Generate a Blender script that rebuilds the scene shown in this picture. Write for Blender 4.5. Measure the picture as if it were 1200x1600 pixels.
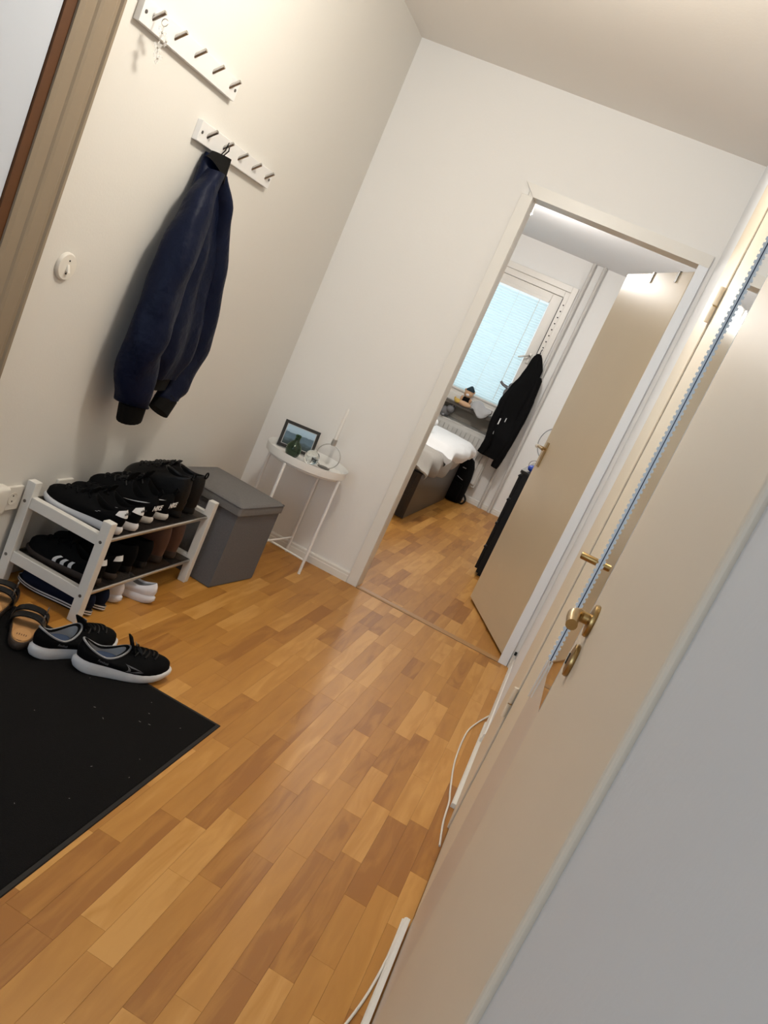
import bpy, bmesh, math, random
from mathutils import Vector, Matrix, noise
R = math.radians
PI = math.pi
random.seed(7)
for o in list(bpy.data.objects):
    bpy.data.objects.remove(o)
S = bpy.context.scene
COL = S.collection

# ------------------------------------------------------------------ camera
W, D, H, HB = 1.686, 4.03, 2.54, 2.56          # corridor width, far wall, ceilings
BY = 8.25                                        # bedroom window wall
CAM = Vector((1.5689, 0.0, 1.2719))
YAW, PITCH, ROLL, FPX = 0.1946, -0.2053, 0.4261, 1297.33
fwd = Vector((-math.sin(YAW)*math.cos(PITCH), math.cos(YAW)*math.cos(PITCH), math.sin(PITCH)))
r0 = Vector((math.cos(YAW), math.sin(YAW), 0)); u0 = r0.cross(fwd)
rt = math.cos(ROLL)*r0 + math.sin(ROLL)*u0
up = -math.sin(ROLL)*r0 + math.cos(ROLL)*u0
cd = bpy.data.cameras.new('camera'); cam = bpy.data.objects.new('camera', cd); COL.objects.link(cam)
cd.sensor_fit = 'VERTICAL'; cd.sensor_height = 36; cd.sensor_width = 27; cd.lens = 36*FPX/1600
cd.clip_start = 0.01
M = Matrix.Identity(4)
for i in range(3):
    M[i][0], M[i][1], M[i][2], M[i][3] = rt[i], up[i], -fwd[i], CAM[i]
cam.matrix_world = M
S.camera = cam

# ------------------------------------------------------------------ world, lights, exposure
wd = bpy.data.worlds.new('world'); S.world = wd; wd.use_nodes = True
bg = wd.node_tree.nodes['Background']; bg.inputs[0].default_value = (0.86, 0.95, 1.0, 1); bg.inputs[1].default_value = 1.08
def lamp(name, kind, loc, energy, color, size=0.1, rot=(0,0,0), size_y=None, spot=None):
    l = bpy.data.lights.new(name, kind); l.energy = energy; l.color = color
    if kind == 'AREA':
        l.size = size
        if size_y: l.shape = 'RECTANGLE'; l.size_y = size_y
    elif kind in ('POINT', 'SPOT'):
        l.shadow_soft_size = size
    if spot: l.spot_size = spot; l.spot_blend = 0.4
    o = bpy.data.objects.new(name, l); COL.objects.link(o); o.location = loc; o.rotation_euler = rot
    return o
# cool fill at an added, unseen window behind the camera; daylight at bedroom window
lamp('hall_back_cool_fill', 'AREA', (0.75, -2.05, 1.45), 21, (0.64, 0.82, 1.0), 1.1, (R(90), 0, 0), 1.3)
lamp('bedroom_window_daylight', 'AREA', (-0.2, BY+0.55, 1.6), 11, (0.72, 0.9, 1.0), 1.7, (R(-90), 0, 0), 1.5)
vs = S.view_settings
vs.view_transform = 'Standard'; vs.look = 'None'; vs.gamma = 1; vs.use_curve_mapping = False
vs.exposure = 0.0
HALL_LAMP_W, BED_LAMP_W = 39, 54

# ------------------------------------------------------------------ materials
def nt(m): return m.node_tree.nodes, m.node_tree.links
MATS = {}
def mat(name, col, rough=0.5, metal=0.0, bump=0.0, bscale=200, var=0.0, vscale=8, coat=0.0, sheen=0.0, trans=0.0, ior=1.45, emit=None, spec=None, bdist=0.002):
    if name in MATS: return MATS[name]
    m = bpy.data.materials.new(name); m.use_nodes = True; MATS[name] = m
    n, l = nt(m); b = n['Principled BSDF']
    b.inputs['Base Color'].default_value = (*col, 1); b.inputs['Roughness'].default_value = rough
    b.inputs['Metallic'].default_value = metal; b.inputs['Coat Weight'].default_value = coat
    b.inputs['Sheen Weight'].default_value = sheen; b.inputs['Transmission Weight'].default_value = trans
    b.inputs['IOR'].default_value = ior
    if spec is not None: b.inputs['Specular IOR Level'].default_value = spec
    if emit: b.inputs['Emission Color'].default_value = (*emit[0], 1); b.inputs['Emission Strength'].default_value = emit[1]
    tc = n.new('ShaderNodeTexCoord')
    if var:
        t = n.new('ShaderNodeTexNoise'); t.inputs['Scale'].default_value = vscale; t.inputs['Detail'].default_value = 4
        l.new(tc.outputs['Object'], t.inputs['Vector'])
        mx = n.new('ShaderNodeMix'); mx.data_type = 'RGBA'
        mx.inputs[6].default_value = (*[c*(1-var) for c in col], 1); mx.inputs[7].default_value = (*[min(1, c*(1+var)) for c in col], 1)
        l.new(t.outputs['Fac'], mx.inputs[0]); l.new(mx.outputs[2], b.inputs['Base Color'])
    if bump:
        t = n.new('ShaderNodeTexNoise'); t.inputs['Scale'].default_value = bscale; t.inputs['Detail'].default_value = 3
        l.new(tc.outputs['Object'], t.inputs['Vector'])
        bp = n.new('ShaderNodeBump'); bp.inputs['Strength'].default_value = bump; bp.inputs['Distance'].default_value = bdist
        l.new(t.outputs['Fac'], bp.inputs['Height']); l.new(bp.outputs[0], b.inputs['Normal'])
    return m
def clear_mat(name, col, mixf, rough=0.05):      # thin see-through sheet: part transparent, part surface
    m = mat(name, col, rough, spec=0.12 if rough > 0.3 else 0.5); n, l = nt(m)
    t = n.new('ShaderNodeBsdfTransparent'); mx = n.new('ShaderNodeMixShader'); mx.inputs[0].default_value = mixf
    l.new(t.outputs[0], mx.inputs[1]); l.new(n['Principled BSDF'].outputs[0], mx.inputs[2]); l.new(mx.outputs[0], n['Material Output'].inputs[0])
    return m
def wood_mat(name, stuff):
    m = bpy.data.materials.new(name); m.use_nodes = True; MATS[name] = m
    n, l = nt(m); b = n['Principled BSDF']
    if stuff:
        a = n.new('ShaderNodeAttribute'); a.attribute_name = 'tone'; tone = a.outputs['Fac']
    else:
        a = n.new('ShaderNodeObjectInfo'); tone = a.outputs['Random']
    g = n.new('ShaderNodeNewGeometry')
    mp = n.new('ShaderNodeMapping'); mp.inputs['Scale'].default_value = (22, 3.0, 5)
    l.new(g.outputs['Position'], mp.inputs[0])
    mul = n.new('ShaderNodeMath'); mul.operation = 'MULTIPLY'; mul.inputs[1].default_value = 60; l.new(tone, mul.inputs[0])
    t = n.new('ShaderNodeTexNoise'); t.noise_dimensions = '4D'; t.inputs['Scale'].default_value = 1.0; t.inputs['Detail'].default_value = 5; t.inputs['Distortion'].default_value = 1.2
    l.new(mp.outputs[0], t.inputs['Vector']); l.new(mul.outputs[0], t.inputs['W'])
    r = n.new('ShaderNodeValToRGB'); cr = r.color_ramp
    cr.elements[0].color = (0.330, 0.130, 0.020, 1); cr.elements[1].color = (0.600, 0.305, 0.078, 1)
    e = cr.elements.new(0.2); e.color = (0.410, 0.178, 0.030, 1)
    e = cr.elements.new(0.7); e.color = (0.500, 0.232, 0.044, 1)
    # tone mostly, with grain on top
    gm = n.new('ShaderNodeMath'); gm.operation = 'MULTIPLY_ADD'; gm.inputs[1].default_value = 1.3; gm.inputs[2].default_value = -0.65
    l.new(t.outputs['Fac'], gm.inputs[0])
    ad = n.new('ShaderNodeMath'); ad.operation = 'ADD'; ad.use_clamp = True; l.new(tone, ad.inputs[0]); l.new(gm.outputs[0], ad.inputs[1])
    l.new(ad.outputs[0], r.inputs[0]); l.new(r.outputs[0], b.inputs['Base Color'])
    b.inputs['Roughness'].default_value = 0.44
    b.inputs['Specular IOR Level'].default_value = 0.35
    return m

M_WALL = mat('wall_paint', (0.735, 0.71, 0.665), 0.75, bump=0.15, bscale=120)
M_WALLB = mat('bedroom_wall_paint', (0.87, 0.87, 0.86), 0.75, bump=0.15, bscale=120)
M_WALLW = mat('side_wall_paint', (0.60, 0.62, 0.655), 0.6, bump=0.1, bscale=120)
M_CEIL = mat('ceiling_paint', (0.86, 0.825, 0.78), 0.9, bump=0.2, bscale=90)
M_TRIM = mat('white_trim_paint', (0.80, 0.775, 0.73), 0.35)
M_CREAM = mat('cream_gloss_paint', (0.76, 0.67, 0.54), 0.45, var=0.03, vscale=3, spec=0.3)
M_DOORC = mat('beige_door_paint', (0.66, 0.56, 0.40), 0.28, var=0.03, vscale=3)
M_CASE = mat('brown_grey_casing_paint', (0.275, 0.215, 0.15), 0.4)
M_BROWN = mat('brown_stained_wood', (0.100, 0.036, 0.008), 0.6, var=0.2, vscale=20)
M_PANEL = mat('pale_grey_door_paint', (0.59, 0.635, 0.71), 0.5)
M_WHITE = mat('white_lacquer', (0.80, 0.79, 0.78), 0.4)
M_RACK = mat('white_painted_pine', (0.76, 0.735, 0.69), 0.45, var=0.03, vscale=15)
M_STEEL = mat('brushed_steel', (0.55, 0.53, 0.50), 0.3, 1.0)
M_DKSTEEL = mat('dark_steel', (0.16, 0.15, 0.14), 0.35, 0.9)
M_BRASS = mat('aged_brass', (0.40, 0.27, 0.115), 0.33, 1.0, var=0.15, vscale=60)
M_BLACK = mat('black_fabric', (0.0050, 0.0050, 0.0055), 0.85, bump=0.3, bscale=900, spec=0.1)
M_BLACKS = mat('black_satin', (0.0045, 0.0045, 0.005), 0.45, spec=0.3)
M_LEATH = mat('black_leather', (0.006, 0.0055, 0.0055), 0.42, bump=0.3, bscale=160, spec=0.3)
M_BRLEA = mat('brown_leather', (0.085, 0.040, 0.028), 0.5, bump=0.2, bscale=160)
M_NAVYF = mat('navy_canvas', (0.006, 0.009, 0.024), 0.85, bump=0.2, bscale=700, spec=0.2)
M_RUBW = mat('white_rubber', (0.72, 0.71, 0.72), 0.55)
M_RUBD = mat('dirty_white_rubber', (0.60, 0.57, 0.53), 0.6, var=0.18, vscale=40)
M_WHF = mat('white_mesh_fabric', (0.74, 0.73, 0.77), 0.7, bump=0.2, bscale=800)
M_PRINTW = mat('white_print', (0.80, 0.80, 0.80), 0.5)
M_PRINTG = mat('grey_print', (0.11, 0.11, 0.12), 0.5)
M_GREY = mat('grey_piping', (0.30, 0.30, 0.31), 0.6)
M_CORK = mat('cork_footbed', (0.50, 0.26, 0.10), 0.7, var=0.15, vscale=30)
M_CORKD = mat('dark_footprint', (0.13, 0.055, 0.022), 0.6)
M_NAVY = mat('navy_nylon', (0.0040, 0.0068, 0.0220), 0.48, bump=0.8, bscale=16, spec=0.13, bdist=0.012)
M_RIB = mat('black_ribbing', (0.005, 0.0045, 0.004), 0.9, bump=0.4, bscale=300, spec=0.2)
M_OTTO = mat('grey_woven_fabric', (0.125, 0.122, 0.128), 0.9, bump=0.7, bscale=420, var=0.16, vscale=130)
M_OTTOT = mat('grey_woven_fabric_lid', (0.150, 0.142, 0.138), 0.9, bump=0.7, bscale=420, var=0.16, vscale=130)
M_MAT = mat('black_mat_pile', (0.0062, 0.0056, 0.0056), 0.95, spec=0.15, bump=0.9, bscale=500, var=0.3, vscale=160)
M_MATE = mat('black_mat_rubber_edge', (0.014, 0.012, 0.011), 0.6, spec=0.3)
M_TABLE = mat('white_powder_coat', (0.88, 0.87, 0.85), 0.35)
M_GREENG = mat('green_glass', (0.05, 0.16, 0.06), 0.04, trans=0.9)
M_GLASS = mat('clear_glass', (0.93, 0.96, 0.94), 0.03, trans=1.0)
M_WAX = mat('white_wax', (0.86, 0.84, 0.80), 0.45)
M_PHB = mat('black_photo_frame', (0.014, 0.012, 0.010), 0.35)
M_DARKW = mat('black_brown_veneer', (0.022, 0.018, 0.016), 0.35, var=0.15, vscale=12)
M_BEDSIDE = mat('dark_brown_foil', (0.030, 0.021, 0.015), 0.4, var=0.1, vscale=6)
M_SHEET = mat('white_cotton', (0.84, 0.84, 0.84), 0.9, bump=0.3, bscale=60)
M_SKIRT = mat('ecru_cotton', (0.40, 0.37, 0.33), 0.9, bump=0.3, bscale=60)
M_RAD = mat('white_radiator_enamel', (0.66, 0.65, 0.62), 0.35)
M_PIPE = mat('pipe_paint', (0.62, 0.61, 0.58), 0.4)
M_GSOFT = mat('grey_plush', (0.20, 0.20, 0.21), 0.95, bump=0.6, bscale=120)
M_LGSOFT = mat('light_grey_knit', (0.42, 0.42, 0.43), 0.95, bump=0.5, bscale=150)
M_TAN = mat('tan_plush', (0.55, 0.34, 0.20), 0.95, bump=0.6, bscale=160)
M_YEL = mat('yellow_plush', (0.62, 0.42, 0.10), 0.95, bump=0.6, bscale=160)
M_SILL = mat('dark_stone_sill', (0.10, 0.085, 0.07), 0.4)
M_BLUE = mat('blue_plastic', (0.02, 0.07, 0.45), 0.3)
M_CABLE = mat('white_cable', (0.76, 0.72, 0.66), 0.45)
M_HOLE = mat('dark_gap', (0.012, 0.011, 0.010), 0.9)
M_SCREW = mat('zinc_screw', (0.20, 0.19, 0.18), 0.4, 0.9)
M_PLAST = mat('white_plastic', (0.78, 0.74, 0.67), 0.35)
M_MIRROR = mat('mirror_silver', (0.80, 0.84, 0.86), 0.03, 1.0)
M_MEDGE = mat('bluish_mirror_edge', (0.70, 0.76, 0.83), 0.3)
M_SMOKE = clear_mat('smoky_shelf_mesh', (0.020, 0.016, 0.014), 0.6, 0.5)
M_FAN = clear_mat('clear_plastic_disc', (0.75, 0.77, 0.78), 0.12)
M_CRYS = clear_mat('clear_acrylic', (0.85, 0.84, 0.82), 0.35, 0.1)
M_PANE = clear_mat('window_pane', (0.8, 0.9, 0.92), 0.08, 0.03)
M_LABEL = mat('printed_blue_insole', (0.04, 0.065, 0.13), 0.6)

# blind slats: thin, let daylight through
mb = mat('blind_slat', (0.80, 0.86, 0.88), 0.5); n_, l_ = nt(mb)
tr = n_.new('ShaderNodeBsdfTranslucent'); tr.inputs[0].default_value = (0.84, 0.95, 0.97, 1)
mx_ = n_.new('ShaderNodeMixShader'); mx_.inputs[0].default_value = 0.6
l_.new(n_['Principled BSDF'].outputs[0], mx_.inputs[1]); l_.new(tr.outputs[0], mx_.inputs[2]); l_.new(mx_.outputs[0], n_['Material Output'].inputs[0])
M_SLAT = mb

# printed landscape photograph in the frame
mp_ = mat('landscape_print', (0.3, 0.4, 0.5), 0.15); n_, l_ = nt(mp_)
tc_ = n_.new('ShaderNodeTexCoord'); sp = n_.new('ShaderNodeSeparateXYZ'); l_.new(tc_.outputs['Generated'], sp.inputs[0])
tn = n_.new('ShaderNodeTexNoise'); tn.inputs['Scale'].default_value = 6; l_.new(tc_.outputs['Generated'], tn.inputs[0])
ma = n_.new('ShaderNodeMath'); ma.operation = 'MULTIPLY_ADD'; ma.inputs[1].default_value = 0.35; l_.new(tn.outputs['Fac'], ma.inputs[0]); l_.new(sp.outputs['Z'], ma.inputs[2])
rp = n_.new('ShaderNodeValToRGB'); rp.color_ramp.elements[0].color = (0.02, 0.03, 0.03, 1); rp.color_ramp.elements[1].color = (0.42, 0.58, 0.72, 1)
for p_, c_ in ((0.35, (0.06, 0.09, 0.10, 1)), (0.55, (0.12, 0.19, 0.25, 1)), (0.78, (0.10, 0.16, 0.22, 1)), (0.84, (0.36, 0.50, 0.64, 1))):
    e_ = rp.color_ramp.elements.new(p_); e_.color = c_
l_.new(ma.outputs[0], rp.inputs[0]); l_.new(rp.outputs[0], n_['Principled BSDF'].inputs['Base Color'])
M_PHOTO = mp_

# ------------------------------------------------------------------ mesh helpers
class MB:
    def __init__(s): s.bm = bmesh.new()
    def box(s, a, b, bev=0.0, seg=2, mtx=None):
        a, b = Vector(a), Vector(b)
        c = (a+b)/2; d = b-a
        r = bmesh.ops.create_cube(s.bm, size=1, matrix=Matrix.Translation(c) @ Matrix.Diagonal((abs(d.x), abs(d.y), abs(d.z), 1)))
        vs_ = r['verts']
        if bev > 0:
            es = {e for v in vs_ for e in v.link_edges}
            rr = bmesh.ops.bevel(s.bm, geom=list(es), offset=bev, segments=seg, affect='EDGES', profile=0.6)
            vs_ = list({v for f in rr['faces'] for v in f.verts} | {v for v in vs_ if v.is_valid})
        if mtx is not None: bmesh.ops.transform(s.bm, matrix=mtx, verts=vs_)
        return s
    def loft(s, rings, cap0=True, cap1=True, closed=True):
        vr = [[s.bm.verts.new(p) for p in rg] for rg in rings]
        n = len(rings[0])
        for a, b in zip(vr, vr[1:]):
            for i in range(n if closed else n-1):
                j = (i+1) % n
                try: s.bm.faces.new((a[i], a[j], b[j], b[i]))
                except ValueError: pass
        if closed and cap0: s.bm.faces.new(vr[0][::-1])
        if closed and cap1: s.bm.faces.new(vr[-1])
        return s
    def tube(s, pts, rad, n=8, cap=True):
        pts = [Vector(p) for p in pts]
        rads = rad if isinstance(rad, (list, tuple)) else [rad]*len(pts)
        rings = []; prev = None
        for i, p in enumerate(pts):
            t = (pts[min(i+1, len(pts)-1)] - pts[max(i-1, 0)]).normalized()
            if prev is None:
                a = Vector((0, 0, 1)) if abs(t.z) < 0.9 else Vector((1, 0, 0))
                u = t.cross(a).normalized()
            else:
                u = (prev - t*prev.dot(t)).normalized()
            prev = u; v = t.cross(u)
            rings.append([p + (u*math.cos(2*PI*k/n) + v*math.sin(2*PI*k/n))*rads[i] for k in range(n)])
        return s.loft(rings, cap, cap)
    def lathe(s, prof, c=(0, 0, 0), n=24, axis='z', cap=True):
        c = Vector(c); rings = []
        for r_, h in prof:
            rg = []
            for k in range(n):
                a = 2*PI*k/n
                if axis == 'z': q = Vector((r_*math.cos(a), r_*math.sin(a), h))
                elif axis == 'x': q = Vector((h, r_*math.cos(a), r_*math.sin(a)))
                else: q = Vector((r_*math.sin(a), h, r_*math.cos(a)))
                rg.append(c+q)
            rings.append(rg)
        return s.loft(rings, cap, cap)
    def torus(s, c, R_, r_, axis='y', n=40, m=8, a0=0, a1=2*PI):
        pts = []
        full = abs(a1-a0-2*PI) < 1e-6
        rings = []
        for i in range(n if full else n+1):
            a = a0+(a1-a0)*i/n; rg = []
            for k in range(m):
                b = 2*PI*k/m; rr = R_+r_*math.cos(b); h = r_*math.sin(b)
                q = {'y': (rr*math.cos(a), h, rr*math.sin(a)), 'x': (h, rr*math.cos(a), rr*math.sin(a)), 'z': (rr*math.cos(a), rr*math.sin(a), h)}[axis]
                rg.append(Vector(c)+Vector(q))
            rings.append(rg)
        if full: rings.append([p.copy() for p in rings[0]])
        s.loft(rings, not full, not full)
        if full: bmesh.ops.remove_doubles(s.bm, verts=s.bm.verts, dist=1e-6)
        return s
    def prism(s, poly, v):                       # polygon (3d points) pushed along v
        v = Vector(v); return s.loft([[Vector(p) for p in poly], [Vector(p)+v for p in poly]])
    def ball(s, c, r_, u=14, v=9, scale=(1, 1, 1), mtx=None):
        m = Matrix.Translation(c)
        if mtx is not None: m = m @ mtx
        bmesh.ops.create_uvsphere(s.bm, u_segments=u, v_segments=v, radius=r_, matrix=m @ Matrix.Diagonal((*scale, 1)))
        return s
    def build(s, name, m, parent=None, smooth=False, loc=None):
        bmesh.ops.recalc_face_normals(s.bm, faces=s.bm.faces)
        me = bpy.data.meshes.new(name); s.bm.to_mesh(me); s.bm.free()
        me.materials.append(m)
        if smooth:
            for p in me.polygons: p.use_smooth = True
            me.set_sharp_from_angle(angle=R(48))
        o = bpy.data.objects.new(name, me); COL.objects.link(o)
        if parent is not None: o.parent = parent
        if loc is not None: o.location = loc
        return o
def tag(o, label, cat, group=None):
    o['label'] = label; o['category'] = cat
    if group: o['group'] = group
    return o
def thing(name, label, cat, loc=(0, 0, 0), rotz=0, group=None):
    o = bpy.data.objects.new(name, None); COL.objects.link(o); o.empty_display_size = 0.05
    o.location = loc; o.rotation_euler = (0, 0, rotz)
    return tag(o, label, cat, group)
def struct(o, label=None, cat=None):
    o['kind'] = 'structure'
    if label: o['label'] = label
    if cat: o['category'] = cat
    return o
def text_mesh(name, body, size, m, parent, mtx, extrude=0.0004, shear=0.0, bold=0.0):
    cu = bpy.data.curves.new(name, 'FONT'); cu.body = body; cu.size = size; cu.extrude = extrude
    cu.align_x = 'CENTER'; cu.align_y = 'CENTER'; cu.shear = shear; cu.offset = bold; cu.resolution_u = 3
    t = bpy.data.objects.new(name, cu); COL.objects.link(t)
    bpy.context.view_layer.update()
    me = bpy.data.meshes.new_from_object(t.evaluated_get(bpy.context.evaluated_depsgraph_get()))
    bpy.data.objects.remove(t); bpy.data.curves.remove(cu)
    me.transform(mtx); me.materials.clear(); me.materials.append(m)
    o = bpy.data.objects.new(name, me); COL.objects.link(o); o.parent = parent
    return o
def frame_mtx(o, x, y):                          # matrix with local x, y axes given
    x = Vector(x).normalized(); y = Vector(y); z = x.cross(y).normalized(); y = z.cross(x)
    m = Matrix.Identity(4)
    for i in range(3): m[i][0], m[i][1], m[i][2], m[i][3] = x[i], y[i], z[i], o[i]
    return m
def smooth(a, b, x):
    t = max(0, min(1, (x-a)/(b-a))); return t*t*(3-2*t)

# ================================================================== SETTING
# ---- floor with parquet strips
fl = struct(MB().box((-2.4, -2.2, -0.06), (W+0.2, BY+0.1, -0.006)).build('floor', wood_mat('oak_bed', False)), 'three strip oak parquet floor running through hall and bedroom', 'floor')
M_OAK = wood_mat('oak_strip', False); M_OAKS = wood_mat('oak_strip_rest', True)
def screen(P):
    d = Vector(P)-CAM; z = d.dot(fwd)
    if z <= 0.05: return None
    return 600+FPX*d.dot(rt)/z, 800-FPX*d.dot(up)/z, z
SW = 0.0605
strips = []
rnd = random.Random(11)
for room, (xa, xb, ya, yb) in enumerate(((0.0, W, -0.6, 4.055), (-1.0, 1.70, 4.075, BY))):
    nx = int((xb-xa)/SW)+1
    for i in range(nx):
        y = ya - rnd.random()*0.4
        while y < yb:
            ln = rnd.choice((0.24, 0.30, 0.36, 0.42, 0.48, 0.56))
            a, b = max(y, ya), min(y+ln, yb)
            x0, x1 = xa+i*SW, min(xa+(i+1)*SW, xb)
            y += ln
            if b-a < 0.02 or x1-x0 < 0.008: continue
            s_ = screen(((x0+x1)/2, (a+b)/2, 0))
            vis = 0
            if s_ and -30 < s_[0] < 1230 and -30 < s_[1] < 1630:
                mx, my = (x0+x1)/2, (a+b)/2
                vis = (b-a)*CAM.z/s_[2]**3
                if room == 1:                     # only what the doorway shows
                    tt = (4.05)/my; xx = CAM.x+(mx-CAM.x)*tt
                    if not 0.76 < xx < 1.66: vis = 0
                    if mx < 0.5 and my > 6.1: vis = 0
                if room == 0 and mx < 0.9 and my < 2.1: vis = 0
            strips.append((vis, x0, x1, a, b, rnd.random()))
strips.sort(key=lambda q: -q[0])
G = 0.00010
def strip_bm(bm, x0, x1, a, b):
    zt = 0.0; c = 0.0003
    lo = [bm.verts.new(p) for p in ((x0, a, -0.006), (x1, a, -0.006), (x1, b, -0.006), (x0, b, -0.006))]
    mi = [bm.verts.new(p) for p in ((x0+G, a+G, zt-c), (x1-G, a+G, zt-c), (x1-G, b-G, zt-c), (x0+G, b-G, zt-c))]
    hi = [bm.verts.new(p) for p in ((x0+G+c, a+G+c, zt), (x1-G-c, a+G+c, zt), (x1-G-c, b-G-c, zt), (x0+G+c, b-G-c, zt))]
    fs = []
    for A, B in ((lo, mi), (mi, hi)):
        for k in range(4): fs.append(bm.faces.new((A[k], A[(k+1) % 4], B[(k+1) % 4], B[k])))
    fs.append(bm.faces.new(hi)); return fs
for vis, x0, x1, a, b, tone in strips[:298]:
    m_ = MB(); strip_bm(m_.bm, x0, x1, a, b); m_.build('parquet_strip', M_OAK, fl)
m_ = MB(); lay = m_.bm.faces.layers.float.new('tone')
for vis, x0, x1, a, b, tone in strips[298:]:
    for f in strip_bm(m_.bm, x0, x1, a, b): f[lay] = tone
o = m_.build('parquet_field', M_OAKS, fl); o['kind'] = 'stuff'

# ---- ceilings
struct(MB().box((-0.1, -2.2, H), (W+0.2, D+0.08, H+0.1)).build('ceiling', M_CEIL), 'plain off-white hall ceiling', 'ceiling')
struct(MB().box((-2.4, D+0.08, HB), (W+0.2, BY+0.1, HB+0.1)).build('ceiling', mat('bedroom_ceiling_paint', (0.80, 0.81, 0.83), 0.8)), 'plain white bedroom ceiling beyond the open door', 'ceiling')
# ---- left wall with the entrance opening
wl = MB(); wl.box((-0.12, 1.85, 0), (0, D, H)).box((-0.12, 0.85, 2.08), (0, 1.85, H)).box((-0.12, -2.2, 0), (0, 0.85, H))
struct(wl.build('wall_left', M_WALL), 'cream painted hall wall carrying the coat rails', 'wall')
d1 = MB().box((-0.045, 0.885, 0.015), (0.000, 1.813, 2.045), 0.002).build('door_1', M_PANEL)
struct(d1, 'pale grey flat entrance door at the left edge', 'door')
MB().box((-0.12, 1.815, 0), (0.0060, 1.8498, 2.08)).build('brown_stop', M_BROWN, d1)
MB().box((-0.12, 0.851, 0), (-0.010, 0.884, 2.08)).build('brown_stop', M_BROWN, d1)
MB().lathe([(0.0, 0.0), (0.026, 0.0), (0.026, 0.008), (0.010, 0.010), (0.010, 0.050), (0.012, 0.052)], (0, 0.96, 1.03), 16, 'x').build('handle_rose', M_BRASS, d1, True)
def casing_profile(y0, y1, z0, z1, name, m):
    w = y1-y0
    pr = [(0, 0), (0.012, 0.0), (0.016, 0.10), (0.016, 0.34), (0.021, 0.38), (0.024, 0.44), (0.024, 0.72), (0.020, 0.76), (0.020, 0.84), (0.026, 0.87), (0.026, 0.93), (0.020, 0.965), (0.012, 1.0), (0, 1.0)]
    return MB().loft([[(x, y0+w*t, z) for x, t in pr] for z in (z0, z1)]).build(name, m)
struct(casing_profile(1.850, 1.998, 0, 2.16, 'trim_1', M_CASE), 'moulded beige casing beside the entrance door', 'trim')
# ---- far wall with bedroom doorway
DX0, DX1, DZ = 0.800, 1.622, 2.066
wf = MB(); wf.box((-2.4, D, 0), (DX0-0.025, D+0.08, HB)).box((DX1+0.02, D, 0), (W+0.2, D+0.08, HB)).box((DX0-0.025, D, DZ+0.02), (DX1+0.02, D+0.08, HB))
struct(wf.build('wall_far', mat('far_wall_paint', (0.84, 0.825, 0.805), 0.75, bump=0.15, bscale=120)), 'off-white hall end wall around the bedroom doorway', 'wall')
# frame + casing
t2 = bpy.data.objects.new('trim_2', None); COL.objects.link(t2); struct(t2, 'white door frame and casing around the bedroom doorway', 'trim')
MB().box((0.747, D-0.015, 0), (0.805, D, 2.066), 0.002).build('casing', M_TRIM, t2)
MB().prism([(0.747, D-0.015, 2.121), (0.805, D-0.015, 2.066), (1.658, D-0.015, 2.066), (1.658, D-0.015, 2.121)], (0, 0.015, 0)).build('casing', M_TRIM, t2)
MB().box((1.612, D-0.015, 0), (1.6575, D, 2.066), 0.002).build('casing', mat('bluish_white_daylight_tint', (0.86, 0.89, 0.94), 0.7, spec=0.2), t2)  # right casing: cool daylight put into its colour
MB().box((DX0-0.024, D, 0), (DX0+0.006, D+0.10, DZ+0.02)).build('jamb', M_TRIM, t2)
MB().box((DX1-0.004, D, 0), (DX1+0.019, D+0.10, DZ+0.02)).build('jamb', M_TRIM, t2)
MB().box((DX0+0.006, D, DZ), (DX1-0.004, D+0.10, DZ+0.02)).build('head_jamb', M_TRIM, t2)
MB().loft([[(x, D-0.014, 0.0), (x, D-0.010, 0.0055), (x, D+0.030, 0.0055), (x, D+0.034, 0.0)] for x in (DX0+0.007, DX1-0.005)]).build('threshold', mat('oak_threshold', (0.42, 0.22, 0.08), 0.4, var=0.15, vscale=25), t2)
for ya, yb in ((D-0.0185, D-0.0140), (D+0.034, D+0.0385)):
    MB().box((DX0+0.007, ya, -0.0005), (DX1-0.005, yb, 0.0006)).build('threshold_joint', M_HOLE, t2)
# baseboards: two-step profile
def baseboard(name, p0, p1, nrm, label):
    p0, p1, nrm = Vector(p0), Vector(p1), Vector(nrm)
    pr = [(0, 0), (0.015, 0), (0.015, 0.034), (0.012, 0.037), (0.012, 0.049), (0.009, 0.053), (0, 0.056)]
    ob = MB().loft([[p+nrm*d+Vector((0, 0, z)) for d, z in pr] for p in (p0, p1)]).build(name, M_TRIM)
    return struct(ob, label, 'baseboard')
baseboard('baseboard_far', (0.016, D, 0), (0.746, D, 0), (0, -1, 0), 'low white stepped baseboard under the side table')
baseboard('baseboard_left', (0, 2.0, 0), (0, D, 0), (1, 0, 0), 'low white baseboard behind the shoe rack')
bb = baseboard('baseboard_right', (W, 2.99, 0), (W, D, 0), (-1, 0, 0), 'short white baseboard beside the bedroom door frame')
M_DAYTINT = mat('bluish_white_daylight_tint', (0.86, 0.89, 0.94), 0.7, spec=0.2)
struct(MB().box((W-0.004, 2.988, 0.058), (W, D-0.001, H-0.001), 0.001).build('trim_daylight_tint', M_DAYTINT), 'added wall strip beside the bedroom door, tinted bluish white like cool daylight', 'trim')  # added panel; its bluish white paints in the cool daylight on this wall
MB().tube([(1.672, D-0.012, 0), (1.672, D-0.012, 0.07)], 0.010, 10).build('pipe_collar', M_TRIM, bb)
MB().tube([(1.672, D-0.012, 0.07), (1.672, D-0.002, 0.085)], 0.006, 8).build('cable_hole', M_HOLE, bb)

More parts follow.
